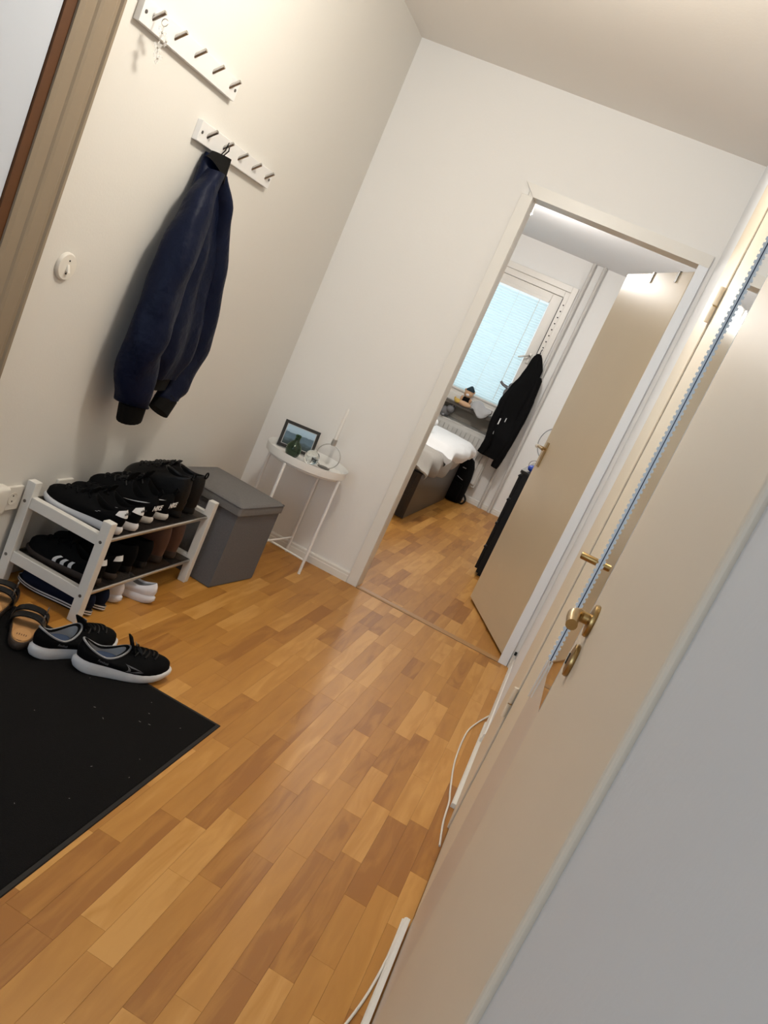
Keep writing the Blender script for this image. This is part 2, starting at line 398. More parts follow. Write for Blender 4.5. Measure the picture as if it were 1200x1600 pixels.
# ---- right wall (very close to the camera) with two doors
WA0, WA1 = 1.845, 2.335      # far closet door
WB0, WB1 = 0.600, 1.345      # near door
wr = MB(); wr.box((W, -2.2, 0), (W+0.15, WB0-0.004, H)).box((W, WB1+0.004, 0), (W+0.15, WA0-0.003, H)).box((W, WA1+0.003, 0), (W+0.15, D, H))
wr.box((W, WB0-0.004, 2.05), (W+0.15, WB1+0.004, H)).box((W, WA0-0.003, 2.05), (W+0.15, WA1+0.003, H))
wr.box((W+0.08, WB0-0.004, 0), (W+0.15, WB1+0.004, 2.05)).box((W+0.08, WA0-0.003, 0), (W+0.15, WA1+0.003, 2.05))
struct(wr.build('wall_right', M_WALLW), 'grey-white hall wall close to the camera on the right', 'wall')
# cream side panel (frame) of the far closet door
struct(MB().box((W-0.006, WA1+0.003, 0), (W, 2.985, 2.26), 0.003, 3).build('trim_3', M_CREAM), 'wide cream door casing past the far closet door', 'trim')
struct(MB().box((W-0.005, WA0-0.003, 2.055), (W, WA1+0.003, 2.26), 0.002).build('trim_4', M_CREAM), 'cream casing above the far closet door', 'trim')
d3 = MB().box((W, WA0, 0.012), (W+0.038, WA1, 2.045), 0.003, 3).build('door_3', M_CREAM)
struct(d3, 'cream closet door with two hinges and a brass lever', 'door')
for zc in (1.655, 0.44):
    hb = MB().tube([(W-0.0105, WA1+0.001, zc-0.045), (W-0.0105, WA1+0.001, zc-0.003)], 0.0062, 12).build('hinge', M_CREAM, d3, True)
    MB().tube([(W-0.0105, WA1+0.001, zc+0.001), (W-0.0105, WA1+0.001, zc+0.05)], 0.0070, 12).build('hinge_knuckle', M_CREAM, hb, True)
    MB().box((W-0.014, WA1-0.003, zc-0.003), (W-0.002, WA1+0.006, zc+0.001)).build('hinge_washer', M_BRASS, hb)
def rose(name, parent, x, y, z, r_=0.026):
    return MB().lathe([(0.0, 0.0), (r_-0.0015, 0.0), (r_, -0.003), (r_-0.0015, -0.007), (0.014, -0.009), (0.0, -0.009)], (x, y, z), 28, 'x', False).build(name, M_BRASS, parent, True)
k_ = MB().tube([(W-0.001, 1.880, 0.988), (W-0.038, 1.880, 0.988), (W-0.040, 1.880, 0.988)], [0.0085, 0.0085, 0.0072], 14).build('pull_knob', M_BRASS, d3, True)
d4 = MB().box((W-0.008, WB0, 0.012), (W+0.032, WB1, 2.045), 0.0075, 6).build('door_4', mat('cream_near_door_paint', (0.68, 0.59, 0.48), 0.45, var=0.03, vscale=3, spec=0.3))
struct(d4, 'cream door nearest the camera with brass handle and key escutcheon', 'door')
XB = W-0.008
rose('rosette', d4, XB, 1.215, 1.008)
st_ = MB().tube([(XB-0.008, 1.215, 1.008), (XB-0.026, 1.215, 1.008)], 0.0090, 14).build('handle_stem', M_BRASS, d4, True)
MB().tube([(XB-0.018, 1.215, 1.008), (XB-0.027, 1.212, 1.008), (XB-0.030, 1.204, 1.008), (XB-0.031, 1.185, 1.006), (XB-0.030, 1.158, 1.003)], [0.0090, 0.0095, 0.0095, 0.0090, 0.0085], 14).build('lever', M_BRASS, st_, True)
es_ = rose('key_escutcheon', d4, XB, 1.205, 0.945)
MB().box((XB-0.0105, 1.203, 0.936), (XB-0.007, 1.207, 0.954), 0.001).build('keyhole', M_HOLE, es_)
struct(MB().box((W-0.003, WB1+0.004, 0), (W, WB1+0.026, 2.08), 0.0012).build('trim_5', M_WALLW), 'narrow grey-white stop strip between mirror and near door', 'trim')
struct(MB().box((W-0.0007, WB1+0.028, 0.001), (W, WA0-0.004, 2.05)).build('trim_8', mat('tan_panel_paint', (0.62, 0.53, 0.45), 0.4)), 'tan painted wall panel below the mirror', 'trim')
# ---- back wall behind camera, bedroom walls
bw = MB(); bw.box((-0.1, -2.3, 0), (0.15, -2.2, H)).box((1.35, -2.3, 0), (W+0.2, -2.2, H)).box((0.15, -2.3, 0), (1.35, -2.2, 0.75)).box((0.15, -2.3, 2.15), (1.35, -2.2, H))
struct(bw.build('wall_back', M_WALL), 'hall wall behind the camera with an added window opening for cool light', 'wall')  # opening is added, out of view, to bring in cool light
WX0, WX1, WZ0, WZ1 = -1.15, 0.728, 0.86, 2.235
bf = MB(); bf.box((-2.4, BY, 0), (WX0, BY+0.3, HB)).box((WX1, BY, 0), (W+0.2, BY+0.3, HB)).box((WX0, BY, 0), (WX1, BY+0.3, WZ0)).box((WX0, BY, WZ1), (WX1, BY+0.3, HB))
struct(bf.build('wall_window', M_WALLB), 'grey-white bedroom wall with the window and radiator', 'wall')
struct(MB().box((-2.5, D+0.08, 0), (-2.4, BY, HB)).build('wall_bedroom_left', M_WALLB), 'bedroom wall hidden behind the door jamb', 'wall')
struct(MB().box((1.72, D+0.08, 0), (1.88, BY, HB)).build('wall_bedroom_right', M_WALLB), 'bedroom wall behind the black dresser', 'wall')
baseboard('baseboard_window', (-2.4, BY, 0), (1.72, BY, 0), (0, -1, 0), 'low white stepped baseboard under the radiator')

# ---- bedroom door leaf
hx, hy = 1.612, 4.118
du = Vector((-0.381, 0.925, 0)).normalized(); dn = Vector((-0.925, -0.381, 0)).normalized()
d2 = MB().box((0.002, -0.0, 0.014), (0.812, 0.040, 2.052), 0.004, 3).build('door_2', M_DOORC)
m2 = Matrix.Identity(4)
nb = -dn
for i in range(3): m2[i][0], m2[i][1], m2[i][2] = du[i], nb[i], (0, 0, 1)[i]
m2[0][3], m2[1][3] = hx, hy
d2.matrix_world = m2
struct(d2, 'beige flat bedroom door standing open on its hinges', 'door')
for z in (1.72, 0.355):
    h_ = MB().box((-0.0025, 0.006, z-0.045), (0.003, 0.030, z+0.045), 0.001).build('hinge_plate', M_STEEL, d2)
    MB().tube([(-0.004, 0.002, z-0.04), (-0.004, 0.002, z+0.04)], 0.005, 10).build('hinge_knuckle', M_STEEL, h_, True)
hp = MB().box((0.735, -0.006, 0.89), (0.765, 0.001, 1.04), 0.002).build('handle_plate', M_BRASS, d2)
MB().tube([(0.75, -0.004, 1.0), (0.75, -0.045, 1.0), (0.742, -0.052, 1.0), (0.66, -0.052, 0.997)], 0.008, 10).build('lever', M_BRASS, hp, True)
MB().ball((0.75, -0.058, 0.998), 0.012, 10, 7).build('white_button', M_PLAST, hp, True)
for k, (u_, lb) in enumerate(((0.455, 'metal over-door hook nearer the free edge of the open door'), (0.155, 'metal over-door hook nearer the hinge side of the open door'))):
    h_ = MB(); h_.box((u_-0.011, -0.0035, 2.000), (u_+0.011, -0.0015, 2.056)).box((u_-0.011, -0.0035, 2.0535), (u_+0.011, 0.043, 2.0555)).box((u_-0.011, 0.0415, 2.00), (u_+0.011, 0.0435, 2.0555))
    o = h_.build('over_door_hook', M_DKSTEEL); o.matrix_world = m2
    tag(o, lb, 'hook', 'over-door hooks on the bedroom door')

# ---- window
w1 = bpy.data.objects.new('window_1', None); COL.objects.link(w1); struct(w1, 'white framed bedroom window with open inner sash', 'window')
fy = BY+0.02
def bar(name, x0, x1, z0, z1, y0, y1, parent, m=M_TRIM, bev=0.004): return MB().box((x0, y0, z0), (x1, y1, z1), bev).build(name, m, parent)
bar('frame_post', WX1-0.012, WX1+0.045, WZ0-0.02, WZ1+0.06, BY-0.020, BY-0.001, w1)
bar('frame_head', WX0-0.05, WX1-0.012, WZ1, WZ1+0.06, BY-0.020, BY-0.001, w1)
bar('frame_post', WX1-0.06, WX1, WZ0, WZ1, BY+0.001, BY+0.12, w1)
bar('frame_post', WX0, WX0+0.06, WZ0, WZ1, BY+0.001, BY+0.12, w1)
bar('frame_head', WX0+0.06, WX1-0.06, WZ1-0.06, WZ1, BY+0.001, BY+0.12, w1)
bar('frame_foot', WX0+0.06, WX1-0.06, WZ0, WZ0+0.07, BY+0.001, BY+0.12, w1)
sx = WX1-0.062
sash = bar('sash_stile', sx-0.10, sx, WZ0+0.072, WZ1-0.062, BY+0.03, BY+0.075, w1)
bar('sash_rail', WX0+0.062, sx-0.10, WZ1-0.15, WZ1-0.062, BY+0.03, BY+0.075, w1)
bar('sash_rail', WX0+0.062, sx-0.10, WZ0+0.072, WZ0+0.14, BY+0.03, BY+0.075, w1)
bar('sash_stile', WX0+0.062, WX0+0.15, WZ0+0.14, WZ1-0.15, BY+0.03, BY+0.075, w1)
MB().box((WX0+0.15, BY+0.058, WZ0+0.14), (sx-0.10, BY+0.062, WZ1-0.15)).build('pane', M_PANE, w1)
bar('seal_gap', sx-0.0005, sx+0.006, WZ0+0.08, WZ1-0.07, BY-0.002, BY+0.03, w1, M_HOLE, 0)
for k in range(14):
    z = 1.30+k*0.062
    MB().lathe([(0.0, -0.001), (0.007, -0.001), (0.007, 0.0015), (0, 0.0015)], (WX1-0.028, BY-0.0005, z), 8, 'y', False).build('rail_hole', M_HOLE, w1)
hd = MB().box((sx-0.065, BY+0.015, 1.475), (sx-0.035, BY+0.031, 1.575), 0.003).build('handle_plate', M_STEEL, w1)
MB().tube([(sx-0.05, BY+0.02, 1.55), (sx-0.05, BY-0.03, 1.55), (sx-0.06, BY-0.04, 1.548), (sx-0.145, BY-0.04, 1.50)], 0.009, 8).build('lever', M_STEEL, hd, True)
sl = MB().box((WX0-0.05, BY-0.14, 0.825), (WX1-0.02, BY+0.001, 0.858), 0.004).build('window_sill', M_SILL, w1)
struct(MB().box((WX0-0.05, BY-0.03, 0.700), (WX1-0.02, BY-0.001, 0.822), 0.003).build('trim_6', mat('brown_grey_apron', (0.22, 0.20, 0.17), 0.6)), 'brown-grey board under the window sill', 'trim')
# blind
bl = thing('venetian_blind', 'pale blue venetian blind lowered over the bright bedroom window', 'blind', (-0.25, BY+0.02, 0))
bx0, bx1 = -0.80, sx-0.105+0.25
MB().box((bx0, -0.012, 2.075), (bx1, 0.022, 2.105), 0.003).build('head_rail', M_TRIM, bl)
sb = MB(); z = 1.00
while z < 2.07:
    a = R(58)
    dy, dz = 0.0125*math.cos(a), 0.0125*math.sin(a)
    sb.loft([[(x, 0.004-dy, z-dz), (x, 0.004-0.001, z+0.0012), (x, 0.004+dy, z+dz), (x, 0.004+0.001, z-0.0002)] for x in (bx0, bx1)])
    z += 0.0255
o = sb.build('slats', M_SLAT, bl); o['kind'] = 'stuff'
MB().box((bx0, -0.006, 0.972), (bx1, 0.014, 0.990), 0.003).build('bottom_rail', M_TRIM, bl)
MB().tube([(bx1-0.09, -0.016, 2.08), (bx1-0.09, -0.016, 1.02)], 0.003, 6).build('cord', M_PLAST, bl)
MB().tube([(bx1-0.30, -0.013, 2.08), (bx1-0.30, -0.013, 0.985)], 0.0012, 5).build('ladder_cord', M_PLAST, bl)

# ================================================================== HALL THINGS
# ---- hall ceiling lamp (just outside the frame, gives the warm light)
lt = thing('ceiling_lamp', 'round white glass ceiling lamp lighting the hall', 'lamp', (0.84, 2.20, H))
MB().lathe([(0.0, 0.0), (0.10, 0.0), (0.10, -0.025), (0.0, -0.025)], n=32, cap=False).build('base', M_WHITE, lt)
MB().lathe([(0.155, -0.026), (0.165, -0.045), (0.15, -0.08), (0.10, -0.105), (0.04, -0.115), (0.001, -0.116)], n=32, cap=False).build('shade', mat('opal_glass_lit', (0.9, 0.88, 0.82), 0.3, emit=((1.0, 0.90, 0.74), 3.0)), lt, True)
lamp('hall_bulb', 'POINT', (0.84, 2.20, H-0.20), HALL_LAMP_W, (0.98, 0.93, 0.83), 0.09)

# ---- coat rails
def coat_rail(y0, z0, label):
    t = thing('coat_rail', label, 'coat rail', (0, y0, z0), 0, 'white coat rails on the left wall')
    MB().box((0.0005, 0, 0), (0.020, 0.577, 0.064), 0.0015).build('board', M_WHITE, t)
    for k in range(5):
        y = 0.0555+k*0.1175
        MB().tube([(0.012, y, 0.0245), (0.020, y, 0.0310), (0.049, y, 0.0555)], [0.0065, 0.0065, 0.0065], 14).build('peg', M_STEEL, t, True)
    for y in (0.017, 0.560):
        MB().lathe([(0, 0.0), (0.0052, 0.0), (0.0052, 0.0025), (0, 0.0025)], (0.0195, y, 0.031), 12, 'x', False).build('screw', M_SCREW, t)
    return t
coat_rail(2.061, 1.7184, 'upper white coat rail with five steel pegs, holding only a small ornament')
coat_rail(2.508, 1.5475, 'lower white coat rail with five steel pegs, holding the navy jacket')
# ornament on upper rail
orn = thing('hanging_ornament', 'clear flower shaped ornament hanging from the first peg of the upper rail', 'ornament', (0.050, 2.125, 1.755))
MB().torus((0, 0, -0.004), 0.0095, 0.0012, 'y', 20, 6).build('ring', M_STEEL, orn, True)
rr = random.Random(3)
for k, (fy_, fz_, fx_) in enumerate(((0.00, -0.03, 0.0), (0.022, -0.042, 0.004), (0.002, -0.068, 0.0), (0.012, -0.092, 0.003))):
    fl_ = MB()
    for q in range(6):
        a = 2*PI*q/6+rr.random(); c = Vector((fx_, fy_, fz_)); dv = Vector((0.3*math.sin(a*2), math.cos(a), math.sin(a)))
        p2 = c+dv*0.017; sd = Vector((0, -math.sin(a), math.cos(a)))*0.0055
        fl_.prism([c, c+dv*0.010+sd, p2, c+dv*0.010-sd], (0.0018, 0, 0))
    f_ = fl_.build('flower', M_CRYS, orn)
    MB().ball((fx_+0.002, fy_, fz_), 0.0032, 8, 6).build('flower_centre', M_STEEL, f_, True)
MB().tube([(0, 0, -0.013), (0, 0.002, -0.03), (0.001, 0.004, -0.06), (0.002, 0.01, -0.09)], 0.0007, 5).build('wire', M_STEEL, orn)

# ---- jacket
jk = thing('bomber_jacket', 'navy bomber jacket with black ribbed cuffs hanging from the lower rail', 'jacket', (0, 2.66, 0))
def cloth_noise(p, amp, f=(9, 9, 3)):
    return amp*noise.noise(Vector((p[0]*f[0], p[1]*f[1], p[2]*f[2])))
def interp(tab, z):
    for (z0, *a), (z1, *b) in zip(tab, tab[1:]):
        if (z0-z)*(z1-z) <= 0:
            t = (z-z0)/(z1-z0) if z1 != z0 else 0
            t = t*t*(3-2*t)*0.5+t*0.5
            return [x+(y-x)*t for x, y in zip(a, b)]
    return list(tab[-1][1:])
# tables: z, centre y, half width, depth   (y relative to 2.66)
bt = [(1.535, -0.040, 0.030, 0.045), (1.48, -0.040, 0.050, 0.060), (1.36, -0.015, 0.125, 0.085), (1.20, -0.005, 0.165, 0.105), (1.0, 0.005, 0.185, 0.125), (0.86, 0.010, 0.165, 0.13), (0.775, 0.010, 0.130, 0.115)]
rings = []; NB = 64
for i in range(44):
    z = 1.535-(1.535-0.775)*i/43
    cy, hw, dp = interp(bt, z); rg = []
    for k in range(NB):
        a = 2*PI*k/NB
        fold = 1+0.10*smooth(1.5, 1.3, z)*math.sin(7*a+2.2*z)+0.05*math.sin(13*a-5*z)*smooth(1.45, 1.1, z)
        x = 0.010+dp*(0.5+0.5*math.sin(a)*fold); y = cy+hw*math.cos(a)*(1+0.4*(fold-1))
        n_ = cloth_noise((x, y, z), 0.012, (8, 14, 5))
        rg.append((max(0.006, x+n_), y+n_*0.5, z))
    rings.append(rg)
MB().loft(rings, True, False).build('body', M_NAVY, jk, True)
hem = []
for i in range(7):
    z = 0.780-0.050*i/6; rg = []
    for k in range(NB):
        a = 2*PI*k/NB; q = 1+0.02*math.sin(40*a)
        rg.append((0.012+0.105*(0.5+0.5*math.sin(a)*q), 0.010+0.115*math.cos(a)*q*(1-0.02*i), z))
    hem.append(rg)
MB().loft(hem, False, False).build('hem', M_RIB, jk, True)
def sleeve(path, name, seed):
    # path: (x, y, z, ry, rx)
    rings = []; n = 28; K = 44
    def at(t):
        s = t*(len(path)-1); i = min(int(s), len(path)-2); f = s-i; 
        p = [path[max(0, min(len(path)-1, i+j))] for j in (-1, 0, 1, 2)]
        return [0.5*((2*p[1][c])+(-p[0][c]+p[2][c])*f+(2*p[0][c]-5*p[1][c]+4*p[2][c]-p[3][c])*f*f+(-p[0][c]+3*p[1][c]-3*p[2][c]+p[3][c])*f**3) for c in range(5)]
    for j in range(K+1):
        t = j/K; x, y, z, ry, rx = at(t); rg = []
        for k in range(n):
            a = 2*PI*k/n
            w = 1+0.07*math.sin(3*a+seed+3*t)+0.05*math.sin(34*t+2*math.sin(2*a+seed))*smooth(0.25, 0.7, t)
            px, py = x+rx*math.sin(a)*w, y+ry*math.cos(a)*w
            n_ = cloth_noise((px+seed, py, z), 0.012, (11, 11, 7))
            rg.append((max(0.005, px+n_), py+n_, z+0.004*math.sin(a)))
        rings.append(rg)
    return MB().loft(rings).build(name, M_NAVY, jk, True)
s1 = sleeve([(0.070, -0.062, 1.49, 0.030, 0.030), (0.090, -0.125, 1.36, 0.058, 0.045), (0.105, -0.155, 1.20, 0.072, 0.055), (0.115, -0.170, 1.02, 0.078, 0.058), (0.115, -0.172, 0.86, 0.082, 0.058), (0.108, -0.125, 0.70, 0.076, 0.052), (0.105, -0.100, 0.672, 0.060, 0.045)], 'sleeve', 0.3)
s2 = sleeve([(0.060, -0.020, 1.49, 0.030, 0.028), (0.070, 0.075, 1.36, 0.050, 0.040), (0.075, 0.130, 1.20, 0.060, 0.048), (0.078, 0.185, 1.02, 0.068, 0.052), (0.080, 0.210, 0.88, 0.070, 0.052), (0.085, 0.170, 0.74, 0.068, 0.048), (0.088, 0.140, 0.692, 0.052, 0.042)], 'sleeve', 2.1)
def cuff(parent, a, b, ra, rb, fl=0.75):
    a, b = Vector(a), Vector(b); rings = []
    for j in range(5):
        t = j/4; c = a.lerp(b, t); r_ = ra+(rb-ra)*t; rg = []
        ax = (b-a).normalized(); u = Vector((0, 1, 0)); u = (u-ax*u.dot(ax)).normalized(); v = ax.cross(u)
        for k in range(36):
            an = 2*PI*k/36; q = 1+(0.025 if k % 2 else 0)
            rg.append(c+u*math.cos(an)*r_*q+v*math.sin(an)*r_*q*fl)
        rings.append(rg)
    MB().loft(rings, True, True).build('cuff', M_RIB, parent, True)
cuff(s1, (0.105, -0.100, 0.680), (0.103, -0.084, 0.612), 0.056, 0.051)
cuff(s2, (0.088, 0.142, 0.700), (0.090, 0.112, 0.640), 0.050, 0.048)
# collar band and hanging loop
col = []
for j in range(6):
    t = j/5; z = 1.490+0.058*t; rg = []
    for k in range(36):
        a = 2*PI*k/36
        rg.append((0.052+(0.043-0.008*t)*math.sin(a), -0.042+(0.050-0.020*t)*math.cos(a)+0.012*t, z-0.028*math.cos(a)*(1-t)-0.012*math.sin(a)*(1-t)))
    col.append(rg)
MB().loft(col, False, True).build('collar', M_RIB, jk, True)
MB().tube([(0.038, -0.020, 1.540), (0.036, 0.008, 1.570), (0.034, 0.018, 1.5985), (0.034, 0.026, 1.5985), (0.036, 0.030, 1.575), (0.040, -0.005, 1.545), (0.042, -0.018, 1.535)], 0.0022, 6).build('hanging_loop', M_RIB, jk, True)

# ---- switch and sockets
sw = thing('light_switch', 'oval cream light switch on the wall left of the jacket', 'light switch', (0, 2.126, 1.045))
MB().lathe([(0.0, 0.0005), (0.041, 0.0005), (0.041, 0.006), (0.037, 0.011), (0.0, 0.012)], n=32, axis='x', cap=False).build('plate', M_PLAST, sw, True)
MB().loft([[(0.011, -0.006, -0.010), (0.011, 0.006, -0.010), (0.011, 0.005, 0.008), (0.011, -0.005, 0.008)], [(0.022, -0.005, -0.014), (0.022, 0.005, -0.014), (0.0135, 0.004, 0.006), (0.0135, -0.004, 0.006)]]).build('toggle', M_PLAST, sw)
for z in (0.019, -0.019): MB().lathe([(0, 0.0), (0.0026, 0.0), (0.0026, 0.0015), (0, 0.0015)], (0.0115, 0, z), 10, 'x', False).build('screw', M_HOLE, sw)
def socket(y, z, label):
    so = thing('wall_socket', label, 'socket', (0, y, z), 0, 'sockets low on the left wall')
    MB().box((0.0005, -0.042, -0.042), (0.012, 0.042, 0.042), 0.003).build('plate', M_PLAST, so)
    MB().lathe([(0, 0.011), (0.021, 0.011), (0.021, 0.0135), (0.019, 0.0135), (0.017, 0.0115), (0, 0.0115)], n=24, axis='x', cap=False).build('socket_ring', M_PLAST, so, True)
    for dz in (0.0095, -0.0095): MB().lathe([(0, 0.011), (0.0028, 0.011), (0.0028, 0.0125), (0, 0.0125)], (0, 0, dz), 10, 'x', False).build('pin_hole', M_HOLE, so)
socket(2.238, 0.292, 'square white wall socket beside the shoe rack leg')
socket(2.490, 0.300, 'square white wall socket behind the toes of the white-soled black sneakers')
pa = MB().box((0.0005, 2.095, 0.255), (0.045, 2.178, 0.350), 0.014, 4).build('plug_adapter', M_PLAST, None, True)
tag(pa, 'rounded white plug adapter on the wall at the left edge', 'adapter')

# ---- shoe rack
rk = thing('shoe_rack', 'white wooden shoe rack with steel rods and smoky mesh shelves', 'shoe rack', (0, 2.275, 0))
LX = (0.017, 0.049), (0.313, 0.346)
for y0, y1 in ((0, 0.034), (0.718, 0.752)):
    for xa, xb in LX:
        MB().box((xa, y0, 0.001), (xb, y1, 0.360), 0.0025).build('leg', M_RACK, rk)
    for z0 in (0.2725, 0.077):
        MB().box((0.0495, y0+0.004, z0), (0.3125, y1-0.004, z0+0.038), 0.002).build('side_rail', M_RACK, rk)
for z in (0.290, 0.096):
    for x in (0.030, 0.330):
        rd = MB().tube([(x, 0.030, z), (x, 0.722, z)], 0.0075, 12).build('rod', M_STEEL, rk, True)
        for ys, ye in ((-0.0012, 0.004), (0.748, 0.7532)):
            MB().tube([(x, ys, z), (x, ye, z)], 0.0055, 12).build('bolt', M_SCREW, rd)
    MB().box((0.028, 0.036, z+0.0068), (0.332, 0.716, z+0.0082)).build('mesh_shelf', M_SMOKE, rk)

# ---- shoes
class Shoe:
    N = 36; K = 12
    def __init__(s, L=0.285, Wd=0.102, hh=0.085, hs=0.062, ht=0.088, sole=(0.030, 0.020), spring=0.010, op=(-0.27, 0.21, 0.30), toe=0.5, side=1, flare=1.02):
        s.L, s.W, s.hh, s.hs, s.ht, s.sole, s.spring, s.op, s.toe, s.side, s.flare = L, Wd, hh, hs, ht, sole, spring, op, toe, side, flare
    def out(s, th, k=1.0):
        c, sn = math.cos(th), math.sin(th); q = (1+c)/2
        e = max(0, 1-abs(c)**3.0)**0.5
        w = 0.70+0.30*smooth(0.25, 0.68, q)-0.05*smooth(0.86, 1.0, q)
        y = math.copysign(e*w, sn)*s.W/2 if abs(sn) > 1e-9 else 0
        y += s.side*0.010*smooth(0.45, 1.0, q)
        return s.L/2*c*k, y*k
    def sz(s, x):
        q = x/s.L+0.5
        return s.sole[0]+(s.sole[1]-s.sole[0])*smooth(0.1, 0.8, q)
    def lift(s, x):
        q = x/s.L+0.5
        return s.spring*smooth(0.70, 1.05, q)**1.3+0.5*s.spring*smooth(0.12, -0.02, q)
    def surf(s, th, t, off=0.0):
        ox, oy = s.out(th, 0.975); c, sn = math.cos(th), math.sin(th)
        cx, hl, hw = s.op[0]*s.L+0.5*s.L*0, s.op[1]*s.L, s.op[2]*s.W
        px = cx+hl*c; py = hw*sn+s.side*0.002
        cc = max(0, c)
        f = t**(1.7-0.35*cc); g = t**(0.85-0.85*(1-s.toe)*cc)
        if c >= 0: top = s.hs+(s.ht-s.hs)*c*c
        else: top = s.hs+(s.hh-s.hs)*abs(c)**1.5
        z0 = s.sz(ox)+s.lift(ox)-0.003
        bulge = 0.006*math.sin(PI*t)*(1-0.5*cc)
        x = ox+(px-ox)*f+bulge*c; y = oy+(py-oy)*f+bulge*sn; z = z0+(top-z0)*g
        p = Vector((x, y, z))
        if off:
            h = 0.01
            a = s.surf(th+h, t)-s.surf(th-h, t); b = s.surf(th, min(1, t+h))-s.surf(th, max(0, t-h))
            n = a.cross(b)
            if n.length > 0: p = p+n.normalized()*off
        return p
    def sole_bm(s):
        rings = []
        lev = [(0.0, 0.93), (0.10, 0.985), (0.45, s.flare), (0.8, s.flare-0.005), (1.0, 0.985)]
        for h, k in lev:
            rg = []
            for i in range(s.N):
                th = 2*PI*i/s.N; x, y = s.out(th, k); rg.append((x, y, s.sz(x)*h+s.lift(x)))
            rings.append(rg)
        return MB().loft(rings)
    def upper_bm(s, t1=1.0):
        rings = []
        for k in range(s.K+1):
            rings.append([s.surf(2*PI*i/s.N, t1*k/s.K) for i in range(s.N)])
        # rolled collar, then down inside
        top = rings[-1]; c = sum(top, Vector())/len(top)
        def inn(k, dz): return [Vector((c.x+(p.x-c.x)*k, c.y+(p.y-c.y)*k, p.z+dz)) for p in top]
        rings.append(inn(0.96, 0.0025)); rings.append(inn(0.90, 0.001)); rings.append(inn(0.87, -0.006))
        return MB().loft(rings, True, False)
    def lining_bm(s):
        top = [s.surf(2*PI*i/s.N, 1) for i in range(s.N)]; c = sum(top, Vector())/len(top); rings = []
        for k, q in ((0.868, 0.0), (0.86, 0.3), (0.86, 0.6), (0.80, 0.98)):
            rg = []
            for p in top:
                zb = s.sz(p.x)+0.008; zt = p.z-0.005
                rg.append(Vector((c.x+(p.x-c.x)*k, c.y+(p.y-c.y)*k, zt+(zb-zt)*q)))
            rings.append(rg)
        return MB().loft(rings, False, True)
    def patch(s, fn, nu=6, nv=4, off=0.0012, thick=0.001):
        bm = MB(); g0 = [[s.surf(*fn(u/nu, v/nv), off+thick) for u in range(nu+1)] for v in range(nv+1)]
        bm.loft(g0, False, False, False)
        return bm
    def rect(s, th0, th1, t0, t1): return lambda u, v: (th0+(th1-th0)*u, t0+(t1-t0)*v)
def make_shoe(name, label, group, sh, m_up, m_sole, loc, rot, laces=None, tongue=None, m_line=None, extra=None, rx=0):
    t = thing(name, label, 'shoe', loc, rot, group)
    if rx: t.rotation_euler = (0, rx, rot)
    sh.sole_bm().build('sole', m_sole, t, True)
    up_ = sh.upper_bm().build('upper', m_up, t, True)
    sh.lining_bm().build('lining', m_line or M_BLACK, t, True)
    if tongue:
        p = sh.surf(0, 0.93); w = sh.W*0.22; h = tongue
        rg = []
        for q, ww in ((-0.028, 0.8), (0.0, 0.95), (0.5*h, 1.1), (h, 1.15), (h+0.004, 0.9)):
            bx = p.x-0.006-0.35*max(q, 0)+(0.02 if q < 0 else 0); bz = p.z+q*0.75 - (0.0 if q >= 0 else 0.0)
            rg.append([(bx+0.004, -w*ww, bz-0.002), (bx+0.006, 0, bz), (bx+0.004, w*ww, bz-0.002), (bx-0.001, w*ww*0.97, bz-0.002), (bx-0.000, 0, bz), (bx-0.001, -w*ww*0.97, bz-0.002)])
        MB().loft(rg).build('tongue', m_up, t, True)
    if laces:
        n, ml = laces
        for k in range(n):
            tt = 0.50+0.42*k/(n-1); sp = 0.42+0.22*k/(n-1)
            MB().tube([sh.surf(-sp+2*sp*j/8+(0.10*(-1)**k)*(j/8-0.5)*2, tt, 0.003) for j in range(9)], 0.0026, 6).build('lace', ml, t, True)
        for sgn in (-1, 1):
            p = sh.surf(0, 0.92, 0.004)
            MB().tube([p, p+Vector((0.008, sgn*0.010, 0.004)), p+Vector((0.018, sgn*0.022, -0.004)), p+Vector((0.022, sgn*0.025, -0.012)), p+Vector((0.010, sgn*0.014, -0.003)), p], 0.0022, 6).build('lace_bow', ml, t, True)
    if extra: extra(t, sh, up_)
    return t
def heel_text(body, size, m, zfrac, shear=0.0, bold=0.0, name='heel_lettering', dth=0.0):
    def f(t, sh, up_):
        p = sh.surf(PI+dth, zfrac); a = sh.surf(PI+dth, min(1, zfrac+0.05)); b = sh.surf(PI+dth, zfrac-0.05)
        yv = (a-b).normalized(); q0 = sh.surf(PI+dth-0.1, zfrac); q1 = sh.surf(PI+dth+0.1, zfrac)
        xv = (q0-q1).normalized()
        nrm = xv.cross(yv)
        if nrm.x > 0: xv = -xv; nrm = -nrm
        text_mesh(name, body, size, m, t, frame_mtx(p+nrm*0.0030, xv, yv), shear=shear, bold=bold)
    return f
